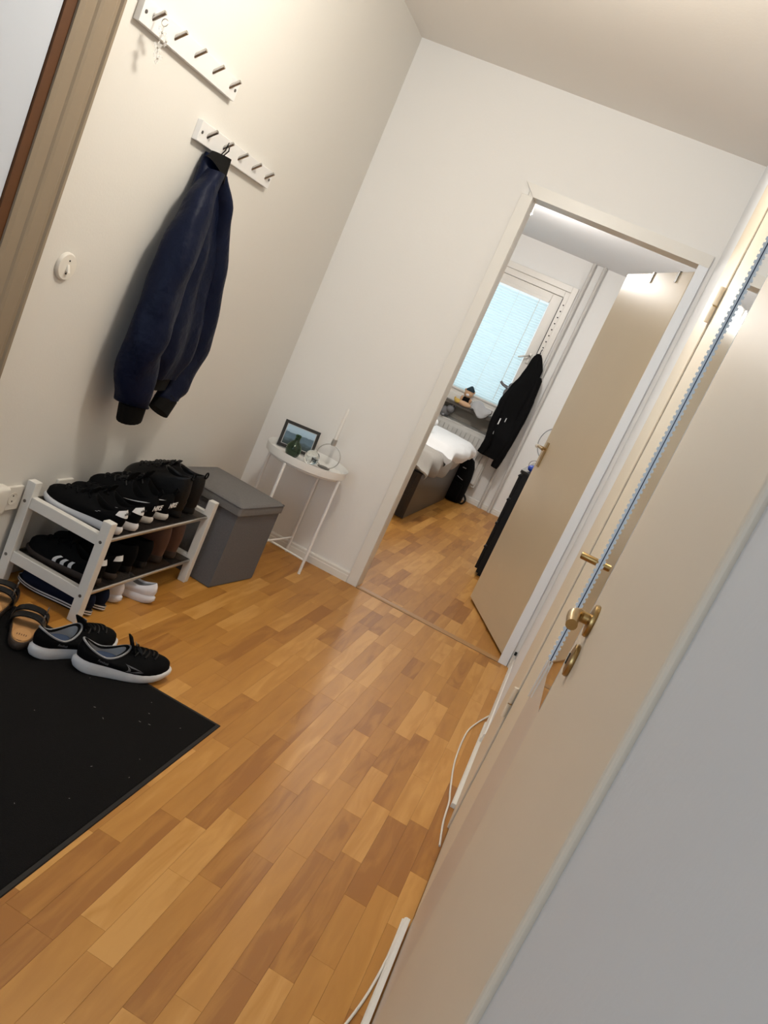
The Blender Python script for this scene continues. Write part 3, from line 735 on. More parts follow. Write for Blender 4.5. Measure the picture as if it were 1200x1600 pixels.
# A: black sneakers, white cupsole, white heel tab with lettering
def extra_A(t, sh, up_):
    sh.patch(lambda u, v: (PI-0.72+1.44*u, min(1.0, 0.70-0.18*math.cos((u-0.5)*PI)+0.46*v*(0.62+0.38*math.cos((u-0.5)*PI*0.9)))), 8, 4).build('heel_tab', M_PRINTW, t, True)
    heel_text('adidas', 0.0150, M_HOLE, 0.78)(t, sh, up_)
    for k in range(2):
        sh.patch(sh.rect(1.75, 1.83, 0.62+0.1*k, 0.66+0.1*k), 2, 1).build('side_print', M_GREY, t)
SZ = 0.2985
def shA(side): return Shoe(0.292, 0.092, 0.094, 0.068, 0.096, (0.030, 0.025), 0.006, side=side)
for k, (y, lb, sd) in enumerate(((2.366, 'black sneaker with white sole and white lettered heel tab, nearest end of top shelf', 1), (2.464, 'black sneaker with white sole and white lettered heel tab, second on top shelf', -1))):
    make_shoe('sneaker', lb, 'black sneakers with white heel tabs on the top shelf', shA(sd), M_BLACK, M_RUBW, (0.187, y, SZ), PI+0.03-0.02*k, laces=(5, M_BLACK), tongue=0.028, extra=extra_A)
# B: black sneakers with bold heel print and off-white midsole
def extra_B(t, sh, up_):
    heel_text('NIKE', 0.026, M_PRINTW, 0.45, shear=0.25, bold=0.0006)(t, sh, up_)
    sh.patch(lambda u, v: (1.55+1.0*u*sh.side*0+1.0*u, 0.62+0.10*u+0.06*v*math.sin(PI*u)), 8, 2).build('side_swoosh', M_PRINTW, t)
    p = sh.surf(PI, 0.98)
    MB().tube([p, p+Vector((-0.012, 0, 0.022)), p+Vector((-0.004, 0, 0.030)), p+Vector((0.006, 0, 0.004))], 0.004, 6).build('pull_tab', M_BLACK, t, True)
def shB(side): return Shoe(0.285, 0.098, 0.108, 0.078, 0.118, (0.027, 0.022), 0.008, side=side)
for k, (y, lb, sd) in enumerate(((2.600, 'black sneaker with bold white heel print, third on top shelf', 1), (2.698, 'black sneaker with bold white heel print, fourth on top shelf', -1))):
    make_shoe('sneaker', lb, 'black sneakers with heel print on the top shelf', shB(sd), M_BLACK, M_RUBD, (0.168, y, SZ), PI-0.04+0.06*k, laces=(5, M_BLACKS), tongue=0.045, extra=extra_B)
# C: black leather ankle boots
def extra_C(t, sh, up_):
    sh.patch(sh.rect(PI-0.5, PI+0.5, 0.05, 0.28), 6, 2).build('heel_counter', M_LEATH, t, True)
    p = sh.surf(PI, 0.98); MB().torus((p.x-0.002, 0, p.z+0.008), 0.012, 0.003, 'x', 14, 6).build('pull_loop', M_BLACK, t, True)
def shC(side): return Shoe(0.285, 0.092, 0.165, 0.150, 0.165, (0.026, 0.012), 0.010, op=(-0.26, 0.21, 0.36), toe=0.42, side=side, flare=1.0)
for k, (y, lb, sd) in enumerate(((2.803, 'black leather ankle boot on top shelf beside the printed sneakers', 1), (2.900, 'black leather ankle boot at the far end of top shelf', -1))):
    make_shoe('ankle_boot', lb, 'black ankle boots on the top shelf', shC(sd), M_LEATH, M_BLACKS, (0.170, y, SZ), PI-0.02+0.05*k, laces=(6, M_BLACKS), tongue=0.020, extra=extra_C)
# D: black sneakers with three white stripes, middle shelf
def extra_D(t, sh, up_):
    for s0 in (1, -1):
        for k in range(3):
            a = 1.42+0.20*k
            sh.patch(lambda u, v: (s0*(a+0.095*u-0.10*v), 0.06+0.52*v), 2, 6).build('stripe', M_PRINTW, t)
    sh.patch(sh.rect(PI-0.6, PI+0.6, 0.70, 1.0), 8, 3).build('heel_tab', M_PRINTW, t, True)
SM = 0.1046
def shD(side): return Shoe(0.285, 0.092, 0.098, 0.070, 0.098, (0.026, 0.022), 0.006, side=side)
M_SOLEB = mat('dark_brown_rubber', (0.035, 0.022, 0.016), 0.6)
for k, (y, lb, sd) in enumerate(((2.375, 'black sneaker with three white side stripes, near end of lower shelf', 1), (2.470, 'black sneaker with white heel tab, second on lower shelf', -1))):
    make_shoe('sneaker', lb, 'striped black sneakers on the lower shelf', shD(sd), M_BLACK, M_SOLEB, (0.180, y, SM), PI+0.02-0.03*k, laces=(5, M_BLACK), tongue=0.025, extra=extra_D)
# E: plain black shoes, F: brown boots, lower shelf
def shE(side): return Shoe(0.280, 0.088, 0.110, 0.095, 0.105, (0.026, 0.012), 0.008, toe=0.45, side=side, flare=1.0)
for y, lb, sd in ((2.580, 'plain black high shoe on lower shelf beside the striped sneakers', 1), (2.680, 'plain black high shoe on lower shelf beside the brown boots', -1)):
    make_shoe('high_shoe', lb, 'plain black shoes on the lower shelf', shE(sd), M_BLACK, M_BLACKS, (0.172, y, SM), PI, laces=(4, M_BLACKS))
def shF(side): return Shoe(0.280, 0.092, 0.170, 0.155, 0.165, (0.030, 0.012), 0.008, op=(-0.26, 0.20, 0.36), toe=0.42, side=side, flare=1.0)
for y, lb, sd in ((2.790, 'brown leather boot on lower shelf beside the plain black shoes', 1), (2.895, 'brown leather boot at the far end of lower shelf', -1)):
    make_shoe('boot', lb, 'brown boots on the lower shelf', shF(sd), M_BRLEA, M_SOLEB, (0.170, y, SM), PI+0.02, laces=(5, M_BRLEA))
# G: navy canvas shoes with striped white soles on the floor under the rack
def extra_G(t, sh, up_):
    for h in (0.40, 0.80):
        rg = []
        for hz in (h-0.11, h+0.11):
            rg.append([Vector((*sh.out(2*PI*i/sh.N, sh.flare+0.012), 0)) for i in range(sh.N)])
            for p in rg[-1]: p.z = sh.sz(p.x)*hz+sh.lift(p.x)
        MB().loft(rg, False, False).build('sole_stripe', M_RUBW, t, True)
def shG(side): return Shoe(0.280, 0.080, 0.078, 0.058, 0.076, (0.022, 0.020), 0.005, side=side)
for y, lb, sd in ((2.362, 'navy canvas shoe with white-striped sole under the rack, nearest its front leg', 1), (2.440, 'navy canvas shoe with white-striped sole under the rack, beside the white sneaker', -1)):
    make_shoe('canvas_shoe', lb, 'navy canvas shoes on the floor under the rack', shG(sd), M_NAVYF, M_BLACKS, (0.198, y, 0.0005), PI+0.02, laces=(4, M_NAVYF), extra=extra_G)
# H: white sneakers
def extra_H(t, sh, up_):
    sh.patch(sh.rect(PI-0.75, PI+0.75, 0.10, 0.42), 8, 3).build('heel_counter', M_WHF, t, True)
    sh.patch(sh.rect(1.1, 1.9, 0.25, 0.29), 6, 1).build('side_seam', M_RUBD, t)
def shH(side): return Shoe(0.285, 0.096, 0.081, 0.058, 0.078, (0.032, 0.022), 0.010, side=side, flare=1.05)
make_shoe('sneaker', 'white sneaker on the floor under the rack beside the navy shoes', 'white sneakers on the floor under the rack', shH(1), M_WHF, M_WHF, (0.188, 2.540, 0.0005), PI+0.03, laces=(5, M_WHF), m_line=M_GREY, extra=extra_H)
make_shoe('sneaker', 'white sneaker turned outwards on the floor under the far half of the rack', 'white sneakers on the floor under the rack', shH(-1), M_WHF, M_WHF, (0.250, 2.650, 0.0005), PI+0.16, laces=(5, M_WHF), m_line=M_GREY, extra=extra_H)
# I: running shoes in front
def extra_I(t, sh, up_):
    MB().tube([sh.surf(2*PI*i/40, 0.985, 0.001) for i in range(41)], 0.0032, 6).build('collar_piping', M_GREY, t, True)
    for s0 in (1, -1):
        # angular triangle emblem on the side
        A, B, C = (s0*1.62, 0.16), (s0*1.18, 0.20), (s0*1.28, 0.74)
        Cn = tuple((A[i]+B[i]+C[i])/3 for i in range(2))
        for P, Q in ((A, C), (C, B), (B, A)):
            P2 = tuple(P[i]*0.40+Cn[i]*0.60 for i in range(2)); Q2 = tuple(Q[i]*0.90+Cn[i]*0.10 for i in range(2))
            sh.patch(lambda u, v: tuple((P[i]+(Q2[i]-P[i])*u)*(1-v)+(P2[i]+(Q2[i]-P2[i])*u)*v for i in range(2)), 5, 2).build('side_emblem', M_PRINTG, t)
    p0 = sh.surf(-2.05, 0.45); xv = sh.surf(-1.95, 0.40)-sh.surf(-2.15, 0.50)
    for s0 in (1, -1):
        p0 = sh.surf(s0*2.05, 0.40); xv = (sh.surf(s0*1.95, 0.36)-sh.surf(s0*2.15, 0.44))*(1); yv = sh.surf(s0*2.05, 0.5)-sh.surf(s0*2.05, 0.3)
        if s0 > 0: xv = -xv
        m_ = frame_mtx(p0, xv, yv); nz = Vector((m_[0][2], m_[1][2], m_[2][2]))
        if nz.y*s0 < 0: nz = -nz
        m_ = frame_mtx(p0+nz*0.003, xv, yv)
        text_mesh('side_lettering', 'Reebok', 0.011, M_PRINTG, t, m_)
    q = sh.surf(0, 0.93)
    m_ = MB().prism([(q.x+0.0000, -0.008, q.z+0.018), (q.x+0.0, 0.008, q.z+0.018), (q.x+0.006, 0, q.z+0.006)], (0.0015, 0, 0.001)).build('tongue_emblem', M_GREY, t)
    # insole with print
    MB().loft([[(sh.op[0]*sh.L+0.045*math.cos(2*PI*i/20), 0.026*math.sin(2*PI*i/20), sh.sole[0]+h) for i in range(20)] for h in (0.009, 0.012)]).build('insole', M_LABEL, t)
M_MIDS = mat('marbled_white_midsole', (0.68, 0.67, 0.68), 0.5, var=0.18, vscale=30)
def shI(side): return Shoe(0.300, 0.106, 0.098, 0.062, 0.092, (0.040, 0.026), 0.014, op=(-0.24, 0.23, 0.31), side=side, flare=1.04)
make_shoe('running_shoe', 'black running shoe with white midsole standing on the corner of the mat', 'black running shoes by the doormat', shI(1), M_BLACK, M_MIDS, (0.612, 2.150, 0.0058), R(47), laces=(6, M_BLACKS), tongue=0.045, m_line=M_GREY, extra=extra_I)
make_shoe('running_shoe', 'black running shoe with blue insole tucked between sandals and its mate', 'black running shoes by the doormat', shI(-1), M_BLACK, M_MIDS, (0.450, 2.118, 0.0058), R(74), laces=(6, M_BLACKS), tongue=0.030, m_line=M_GREY, extra=extra_I)
# J: sandals
def sandal(label, loc, rot, side):
    t = thing('sandal', label, 'shoe', loc, rot, 'brown footbed sandals on the mat')
    sh = Shoe(0.275, 0.105, 0.05, 0.05, 0.05, (0.024, 0.020), 0.006, side=side)
    sh.sole_bm().build('sole', M_SOLEB, t, True)
    rg = []
    for h, k in ((0.022, 0.93), (0.0285, 0.90), (0.0255, 0.84), (0.024, 0.5)):
        rg.append([(*sh.out(2*PI*i/sh.N, k), h) for i in range(sh.N)])
    fb = MB().loft(rg).build('footbed', M_CORK, t, True)
    MB().loft([[(-0.075+0.038*math.cos(2*PI*i/18), 0.026*math.sin(2*PI*i/18), h) for i in range(18)] for h in (0.0245, 0.0262)]).build('heel_wear', mat('worn_footbed', (0.56, 0.30, 0.12), 0.7), fb)
    for q in range(5): MB().box((-0.084, -0.014+q*0.0065, 0.0264), (-0.074+0.002*(q%2), -0.0115+q*0.0065, 0.0267)).build('footbed_stamp', M_CORKD, fb)
    for x0, wd_, hgt in ((-0.004, 0.042, 0.060), (0.058, 0.042, 0.052)):
        rg = []
        for j in range(13):
            a = PI*j/12; yy = math.cos(a); hw = sh.W/2*1.0
            z = 0.018+hgt*0.72*math.sin(a)**0.7; y = hw*yy
            rg.append([(x0-wd_/2, y, z), (x0+wd_/2, y, z-0.004), (x0+wd_/2, y*0.95, z-0.008), (x0-wd_/2, y*0.95, z-0.004)])
        st = MB().loft(rg).build('strap', M_LEATH, t, True)
        MB().box((x0-0.008, -sh.W*0.40, 0.048), (x0+0.008, -sh.W*0.40+0.004, 0.066), 0.001).build('buckle', M_STEEL, st)
    return t
sandal('black strapped sandal with cork footbed beside the running shoes', (0.305, 2.085, 0.0058), R(118), 1)
sandal('black strapped sandal with cork footbed at the left edge of the photo', (0.152, 2.130, 0.0058), R(120), -1)

# ---- mat
dm = thing('doormat', 'black pile doormat with rubber edge lying on the parquet', 'doormat', (0, 0, 0))
MX0, MX1, MY0, MY1 = 0.10, 0.955, 0.90, 2.186
ed = MB()
ed.loft([[(MX0+i, MY0+i, z), (MX1-i, MY0+i, z), (MX1-i, MY1-i, z), (MX0+i, MY1-i, z)] for i, z in ((0, 0.0005), (0.002, 0.0035), (0.02, 0.0035))])
ed.build('rubber_edge', M_MATE, dm)
MB().loft([[(MX0+i, MY0+i, z), (MX1-i, MY0+i, z), (MX1-i, MY1-i, z), (MX0+i, MY1-i, z)] for i, z in ((0.012, 0.0036), (0.013, 0.0052), (0.016, 0.0056))]).build('pile', M_MAT, dm)
lr = random.Random(5); lm = MB()
for k in range(26):
    x, y = lr.uniform(0.4, 0.92), lr.uniform(1.35, 2.1); a = lr.random()*PI; l_n = lr.uniform(0.002, 0.007)
    lm.tube([(x, y, 0.0061), (x+l_n*math.cos(a), y+l_n*math.sin(a), 0.0064)], 0.0005, 4)
o = lm.build('lint', mat('pale_lint', (0.35, 0.33, 0.30), 0.9), dm); o['kind'] = 'stuff'

# ---- ottoman
ot = thing('storage_ottoman', 'grey fabric storage ottoman with padded lid between shoe rack and side table', 'ottoman', (0.262, 3.262, 0))
ang = R(-8.0); ot.rotation_euler = (0, 0, ang)
hwx, hwy = 0.186, 0.168
body = MB(); body.box((-hwx, -hwy, 0.001), (hwx, hwy, 0.340), 0.006, 3); body.build('body', M_OTTO, ot)
for sx_, sy_ in ((1, -1), (1, 1), (-1, -1), (-1, 1)):
    MB().tube([(sx_*(hwx-0.001), sy_*(hwy-0.001), 0.008), (sx_*(hwx-0.001), sy_*(hwy-0.001), 0.336)], 0.0022, 6).build('seam', M_OTTO, ot)
ld = []
for i_, z in ((0.004, 0.330), (0.0, 0.334), (0.0, 0.364), (0.003, 0.370), (0.012, 0.374)):
    ld.append((i_, z))
rings = []
def rrect(hx_, hy_, r_, z, bow=0.0, n=5):
    pts = []
    for cx_, cy_, a0 in ((hx_-r_, hy_-r_, 0), (-(hx_-r_), hy_-r_, PI/2), (-(hx_-r_), -(hy_-r_), PI), (hx_-r_, -(hy_-r_), 1.5*PI)):
        for k in range(n+1):
            a = a0+PI/2*k/n; pts.append((cx_+r_*math.cos(a), cy_+r_*math.sin(a), z))
    return pts
lx, ly = hwx+0.010, hwy+0.010
prof = [(0.006, 0.332), (0.0, 0.336), (0.0, 0.366), (0.003, 0.373), (0.012, 0.379), (0.04, 0.386), (0.09, 0.392), (0.14, 0.394)]
MB().loft([rrect(lx-i_, ly-i_, max(0.004, 0.012-i_*0.1), z) for i_, z in prof]).build('lid', M_OTTOT, ot, True)
MB().tube([Vector(p) for p in rrect(lx+0.0005, ly+0.0005, 0.012, 0.3715)]+[Vector(rrect(lx+0.0005, ly+0.0005, 0.012, 0.3715)[0])], 0.0018, 6).build('lid_piping', M_OTTO, ot, True)

# ---- side table
TX, TY, TR, TZ = 0.366, 3.800, 0.206, 0.515
tb = thing('side_table', 'round white metal tray table against the end wall', 'side table', (TX, TY, 0))
MB().lathe([(0.0, TZ-0.002), (TR-0.010, TZ-0.002), (TR-0.004, TZ), (TR, TZ+0.030), (TR+0.003, TZ+0.033), (TR+0.003, TZ+0.030), (TR-0.001, TZ-0.004), (TR-0.006, TZ-0.006), (0.0, TZ-0.006)], n=56, cap=False).build('tray', M_TABLE, tb, True)
MB().torus((0, 0, TZ-0.012), TR-0.018, 0.005, 'z', 48, 8).build('support_ring', M_TABLE, tb, True)
la = [R(a) for a in (-8, 82, 172, 262)]
for k, a in enumerate(la):
    cx_, cy_ = math.cos(a), math.sin(a)
    rt_ = TR-0.006
    MB().tube([(rt_*cx_, rt_*cy_, TZ-0.01), (rt_*cx_, rt_*cy_, 0.008), (rt_*cx_, rt_*cy_, 0.002)], 0.0075, 10).build('leg', M_TABLE, tb, True)
    MB().tube([(rt_*cx_, rt_*cy_, TZ-0.012), ((TR-0.018)*cx_, (TR-0.018)*cy_, TZ-0.012)], 0.004, 8).build('bracket', M_TABLE, tb)
for k in (0, 1):
    a, b = la[k], la[k+2]
    q = TR-0.006
    MB().tube([(q*math.cos(a), q*math.sin(a), 0.075+0.011*k), (q*math.cos(b), q*math.sin(b), 0.075+0.011*k)], 0.005, 8).build('cross_bar', M_TABLE, tb)
tz = TZ-0.001
# photo frame
pf = thing('photo_frame', 'small black photo frame with a landscape print on the side table', 'photo frame', (0.262, 3.880, tz+0.0035), R(24))
tilt = Matrix.Rotation(R(-14), 4, 'X')
def tb_box(name, a, b, m, par, bev=0.001): return MB().box(a, b, bev, 2, tilt).build(name, m, par)
fw, fh = 0.185, 0.137
fr = tb_box('frame_bar', (-fw/2, 0, 0.003), (fw/2, 0.014, 0.018), M_PHB, pf)
tb_box('frame_bar', (-fw/2, 0, fh-0.015), (fw/2, 0.014, fh), M_PHB, pf); tb_box('frame_bar', (-fw/2, 0, 0.018), (-fw/2+0.015, 0.014, fh-0.015), M_PHB, pf); tb_box('frame_bar', (fw/2-0.015, 0, 0.018), (fw/2, 0.014, fh-0.015), M_PHB, pf)
tb_box('inner_edge', (-fw/2+0.0145, 0.0035, 0.0175), (fw/2-0.0145, 0.0050, fh-0.0145), mat('silver_frame_lip', (0.5, 0.5, 0.5), 0.3, 0.8), pf, 0)
tb_box('print', (-fw/2+0.018, 0.0025, 0.021), (fw/2-0.018, 0.0034, fh-0.018), M_PHOTO, pf, 0)
MB().box((-0.03, 0.014, 0.003), (0.03, 0.017, 0.10), 0, 1, tilt @ Matrix.Translation((0, 0.0, 0.0)) ).build('back_board', M_PHB, pf)
# green bottle
gb = thing('green_bottle', 'small round green glass bottle in front of the photo frame', 'bottle', (0.292, 3.772, tz))
MB().lathe([(0.0000, 0.0000), (0.0246, 0.0000), (0.0328, 0.0076), (0.0385, 0.0285), (0.0369, 0.0475), (0.0279, 0.0646), (0.0148, 0.0760), (0.0127, 0.0836), (0.0127, 0.0950), (0.0148, 0.0969), (0.0148, 0.1064), (0.0119, 0.1074), (0.0103, 0.1045), (0.0103, 0.0817), (0.0246, 0.0627), (0.0336, 0.0456), (0.0353, 0.0285), (0.0295, 0.0095), (0.0000, 0.0057)], n=32, cap=False).build('glass_body', M_GREENG, gb, True)
MB().lathe([(0.0, 0.0065), (0.027, 0.0085), (0.0325, 0.024), (0.0330, 0.030), (0.0, 0.030)], n=24, cap=False).build('dark_contents', mat('dark_green_liquid', (0.01, 0.03, 0.012), 0.2), gb, True)
# glass ball candle holder
gl = thing('glass_ball', 'bubbled clear glass ball beside the green bottle', 'glass ball', (0.392, 3.775, tz))
bm_ = MB(); bm_.ball((0, 0, 0.036), 0.037, 24, 16)
for v in bm_.bm.verts:
    d_ = Vector(v.co)-Vector((0, 0, 0.036)); v.co = Vector(v.co)+d_.normalized()*0.003*noise.noise(Vector(v.co)*95)
    if v.co.z < 0.002: v.co.z = 0.0005
bm_.build('glass_body', M_GLASS, gl, True)
bb_ = MB(); rr = random.Random(9)
for k in range(26):
    a, b_ = rr.random()*2*PI, rr.uniform(-1, 1); r_ = 0.026*rr.random()**0.4; q = math.sqrt(1-b_*b_)
    bb_.ball((r_*q*math.cos(a), r_*q*math.sin(a), 0.037+r_*b_), rr.uniform(0.0012, 0.003), 6, 5)
o = bb_.build('bubbles', M_WHITE, gl, True); o['kind'] = 'stuff'
# ring candle holder
rh = thing('ring_candle_holder', 'steel ring candle holder standing on the side table', 'candle holder', (0.440, 3.860, tz), R(8))
MB().torus((0, 0, 0.062), 0.060, 0.0024, 'y', 64, 8).build('ring', M_STEEL, rh, True)
MB().lathe([(0.0, 0.120), (0.0125, 0.120), (0.0125, 0.152), (0.0105, 0.152), (0.0105, 0.135), (0.0, 0.135)], n=20, cap=False).build('cup', M_STEEL, rh, True)
MB().lathe([(0.0, 0.0005), (0.030, 0.0005), (0.032, 0.004), (0.020, 0.007), (0.0, 0.007)], n=24, cap=False).build('base', M_DKSTEEL, rh, True)
cn = thing('candle', 'slim white taper candle standing in the ring holder', 'candle', (0.440, 3.860, tz+0.136))
MB().lathe([(0.0, 0.0), (0.0098, 0.0), (0.0085, 0.12), (0.0078, 0.165), (0.005, 0.177), (0.0, 0.180)], n=16, cap=False).build('wax', M_WAX, cn, True)
MB().tube([(0, 0, 0.178), (0.001, 0, 0.186)], 0.0012, 6).build('wick', M_WAX, cn)
li = thing('metal_lighter', 'small flat metal lighter lying in front of the ring holder', 'lighter', (0.448, 3.765, tz), R(4))
MB().box((-0.033, -0.009, 0.0008), (0.033, 0.009, 0.010), 0.003, 3).build('case', M_STEEL, li)
MB().box((-0.033, -0.0092, 0.0045), (0.033, 0.0092, 0.0060)).build('dark_seam', M_DKSTEEL, li)

# ---- mirror on the right wall
mr = thing('wall_mirror', 'narrow frameless mirror on the right wall between the two doors', 'mirror', (W, 1.54, 0))
MB().box((-0.0052, -0.160, 0.790), (-0.0008, 0.155, 1.96), 0.0008, 1).build('glass', M_MIRROR, mr)
MB().box((-0.0062, 0.1550, 0.790), (-0.0008, 0.1575, 1.96)).build('dark_groove', mat('dark_mirror_edge', (0.015, 0.03, 0.08), 0.3), mr)
MB().box((-0.0100, 0.1560, 0.790), (-0.0062, 0.1590, 1.96)).build('edge_fin', M_MEDGE, mr)
te = MB(); z = 0.795
while z < 1.955:
    te.box((-0.0128, 0.1560, z), (-0.0100, 0.1590, z+0.0058)); z += 0.0112
o = te.build('serrated_teeth', M_MEDGE, mr); o['kind'] = 'stuff'
for xa in (-0.0120, -0.0060):
    MB().loft([[(xa, 0.154, 0.788), (xa+0.004, 0.154, 0.788), (xa+0.004, 0.158, 0.788), (xa, 0.158, 0.788)], [(xa-0.001, 0.154, 0.700), (xa+0.001, 0.154, 0.700), (xa+0.001, 0.158, 0.700), (xa-0.001, 0.158, 0.700)]]).build('lower_bracket', M_TRIM, mr)

# ---- cables and trunking on the right
def smooth_path(pts, n=8):
    P = [Vector(p) for p in pts]; out = []
    for i in range(len(P)-1):
        a, b, c, d = P[max(0, i-1)], P[i], P[i+1], P[min(len(P)-1, i+2)]
        for k in range(n):
            t = k/n; out.append(0.5*((2*b)+(c-a)*t+(2*a-5*b+4*c-d)*t*t+(3*b-a-3*c+d)*t**3))
    out.append(P[-1]); return out
c1 = MB().tube(smooth_path([(1.676, 3.30, 0.012), (1.640, 3.18, 0.0035), (1.617, 3.03, 0.0035), (1.621, 2.77, 0.0035), (1.645, 2.56, 0.0035), (1.657, 2.48, 0.0035), (1.664, 2.35, 0.0035), (1.680, 2.22, 0.0035)]), 0.0032, 8).build('white_cable', M_CABLE, None, True)
tag(c1, 'thin white cable looping over the floor beside the far closet door', 'cable')
c2 = MB().tube(smooth_path([(1.664, 1.838, 0.004), (1.664, 1.69, 0.0035), (1.655, 1.56, 0.0035), (1.640, 1.46, 0.0035), (1.610, 1.30, 0.0035), (1.60, 1.10, 0.0035)]), 0.0032, 8).build('white_cable', M_CABLE, None, True)
tag(c2, 'thin white cable running beside the trunking near the bottom of the photo', 'cable')
def trunk(y0, y1, label):
    t = MB().loft([[(W-0.0065, y, 0.001), (W-0.021, y, 0.001), (W-0.021, y, 0.013), (W-0.017, y, 0.017), (W-0.0065, y, 0.017)] for y in (y0, y1)]).build('cable_trunking', M_TRIM)
    tag(t, label, 'trunking', 'white trunking along the right wall')
trunk(2.46, 3.20, 'white floor trunking strip beside the far closet door casing')
trunk(1.39, 1.835, 'white floor trunking strip below the mirror')

# ================================================================== BEDROOM THINGS
# ---- ceiling spot bar
sp_ = thing('ceiling_spotlight', 'small ceiling spotlight seen past the door frame in the bedroom', 'lamp', (0.405, 6.2, HB))
MB().lathe([(0.0, 0.0), (0.05, 0.0), (0.05, -0.02), (0.0, -0.02)], n=24, cap=False).build('base', M_STEEL, sp_)
MB().tube([(0, 0, -0.02), (0.0, 0, -0.10)], 0.008, 8).build('stem', M_STEEL, sp_)
MB().lathe([(0.0, -0.09), (0.018, -0.095), (0.032, -0.17), (0.030, -0.17), (0.0, -0.14)], n=20, cap=False).build('head', M_STEEL, sp_, True)
MB().ball((0, 0, -0.168), 0.026, 12, 8, (1, 1, 0.6)).build('bulb', mat('lit_bulb', (1, 1, 1), 0.3, emit=((1, 0.94, 0.84), 14)), sp_, True)
lamp('bedroom_bulb', 'POINT', (0.405, 6.2, HB-0.24), BED_LAMP_W, (1.0, 0.95, 0.88), 0.05)

# ---- bed
bd = thing('bed', 'dark brown box bed standing against the bedroom window wall', 'bed', (0, 0, 0))
MB().box((0.49, 6.05, 0.005), (0.525, 7.70, 0.375), 0.003).build('side_panel', M_BEDSIDE, bd)
MB().box((-0.40, 6.05, 0.005), (-0.365, 7.70, 0.375), 0.003).build('side_panel', M_BEDSIDE, bd)
MB().box((-0.365, 6.055, 0.18), (0.49, 6.09, 0.375), 0.003).build('end_panel', M_DARKW, bd)
MB().box((-0.365, 6.12, 0.005), (0.455, 6.16, 0.175), 0.003).build('drawer_front', mat('dark_grey_foil', (0.075, 0.072, 0.070), 0.4), bd)
MB().box((0.455, 6.055, 0.005), (0.49, 6.11, 0.18), 0.002).build('corner_post', M_DARKW, bd)
MB().box((-0.365, 7.66, 0.005), (0.49, 7.70, 0.375), 0.003).build('end_panel', M_DARKW, bd)
MB().box((-0.39, 6.07, 0.376), (0.515, 7.72, 0.47), 0.03, 3).build('mattress', M_SKIRT, bd)
# bedding: lower draped sheet and white duvet
def drape(name, x_edge, zt, drop, y0, y1, x0, m, seed, label, cat, fold=0.02, th=0.012, end=0.10):
    prof = [(x0, zt), (x0*0.6+x_edge*0.4, zt+0.01), (x_edge-0.12, zt+0.005), (x_edge-0.04, zt-0.008), (x_edge, zt-0.03), (x_edge+0.02, zt-drop*0.45), (x_edge+0.025, zt-drop*0.75), (x_edge+0.015, zt-drop)]
    P = smooth_path([(x, 0, z) for x, z in prof], 4); rings = []
    ny = 40
    for j in range(ny+1):
        y = y0+(y1-y0)*j/ny; rg = []
        for q, p in enumerate(P):
            f = q/(len(P)-1)
            hang = smooth(0.45, 1.0, f)
            w = fold*hang*math.sin(11*y+seed+2*math.sin(4*y))+0.010*noise.noise(Vector((p.x*6, y*6, seed)))
            dz = -0.05*hang*noise.noise(Vector((y*3.1, seed, 1.0)))+0.012*noise.noise(Vector((p.x*9, y*7, seed+3)))
            ed_ = end*smooth(y0+0.16, y0, y)*(1-hang)
            rg.append((p.x+w, y-0.03*smooth(y0+0.05, y0, y), p.z+dz-ed_))
        lower = [(a-th*0.7*smooth(0.4, 0.8, q/(len(rg)-1)), b, c-th) for q, (a, b, c) in enumerate(rg)]
        rings.append(rg+lower[::-1])
    o = MB().loft(rings).build(name, m, None, True); return tag(o, label, cat)
drape('bed_sheet', 0.545, 0.525, 0.165, 5.97, 7.40, -0.38, M_SKIRT, 1.3, 'ecru sheet hanging over the side of the bed', 'sheet')
drape('duvet', 0.575, 0.590, 0.11, 6.55, 7.76, -0.36, M_SHEET, 4.2, 'white duvet lying on the bed with its edge folded down', 'duvet', 0.022, 0.045, 0.06)
pw = MB(); pw.ball((0.14, 6.95, 0.690), 0.2, 24, 14, (0.85, 0.75, 0.34))
for v in pw.bm.verts: v.co += Vector((0, 0, 1))*0.03*noise.noise(Vector(v.co)*9)+Vector((1, 0, 0))*0.02*noise.noise(Vector(v.co)*11)
tag(pw.build('pillow', M_SHEET, None, True), 'rumpled white pillow on top of the duvet', 'pillow')
wb = MB(); wb.ball((0.37, 6.012, 0.345), 0.07, 16, 10, (1.0, 0.52, 0.85))
for v in wb.bm.verts: v.co += Vector((0.02, 0, 0.02))*noise.noise(Vector(v.co)*20)
tag(wb.build('white_bag', M_SHEET, None, True), 'small crumpled white bag hanging at the near end of the bed', 'bag')

# ---- backpack
bp_ = thing('backpack', 'black backpack leaning between the bed and the radiator', 'backpack', (0.545, 7.905, 0), R(0))
rings = []
for z, rx_, ry_, dx in ((0.004, 0.075, 0.085, 0.02), (0.02, 0.09, 0.10, 0.02), (0.12, 0.105, 0.105, 0.01), (0.26, 0.112, 0.10, 0.0), (0.36, 0.105, 0.09, -0.005), (0.43, 0.085, 0.07, -0.015), (0.465, 0.045, 0.035, -0.03)):
    rings.append([(dx+rx_*math.copysign(abs(math.cos(2*PI*k/28))**0.7, math.cos(2*PI*k/28)), ry_*math.copysign(abs(math.sin(2*PI*k/28))**0.7, math.sin(2*PI*k/28)), z) for k in range(28)])
MB().loft(rings).build('body', M_BLACK, bp_, True)
MB().box((-0.05, -0.125, 0.03), (0.075, -0.09, 0.20), 0.02, 3).build('front_pocket', M_BLACK, bp_, True)
MB().tube(smooth_path([(0.06, 0.0, 0.02), (0.125, -0.01, 0.012), (0.145, -0.01, 0.06), (0.11, 0.0, 0.10), (0.085, 0, 0.11)]), 0.010, 8).build('strap', M_BLACKS, bp_, True)
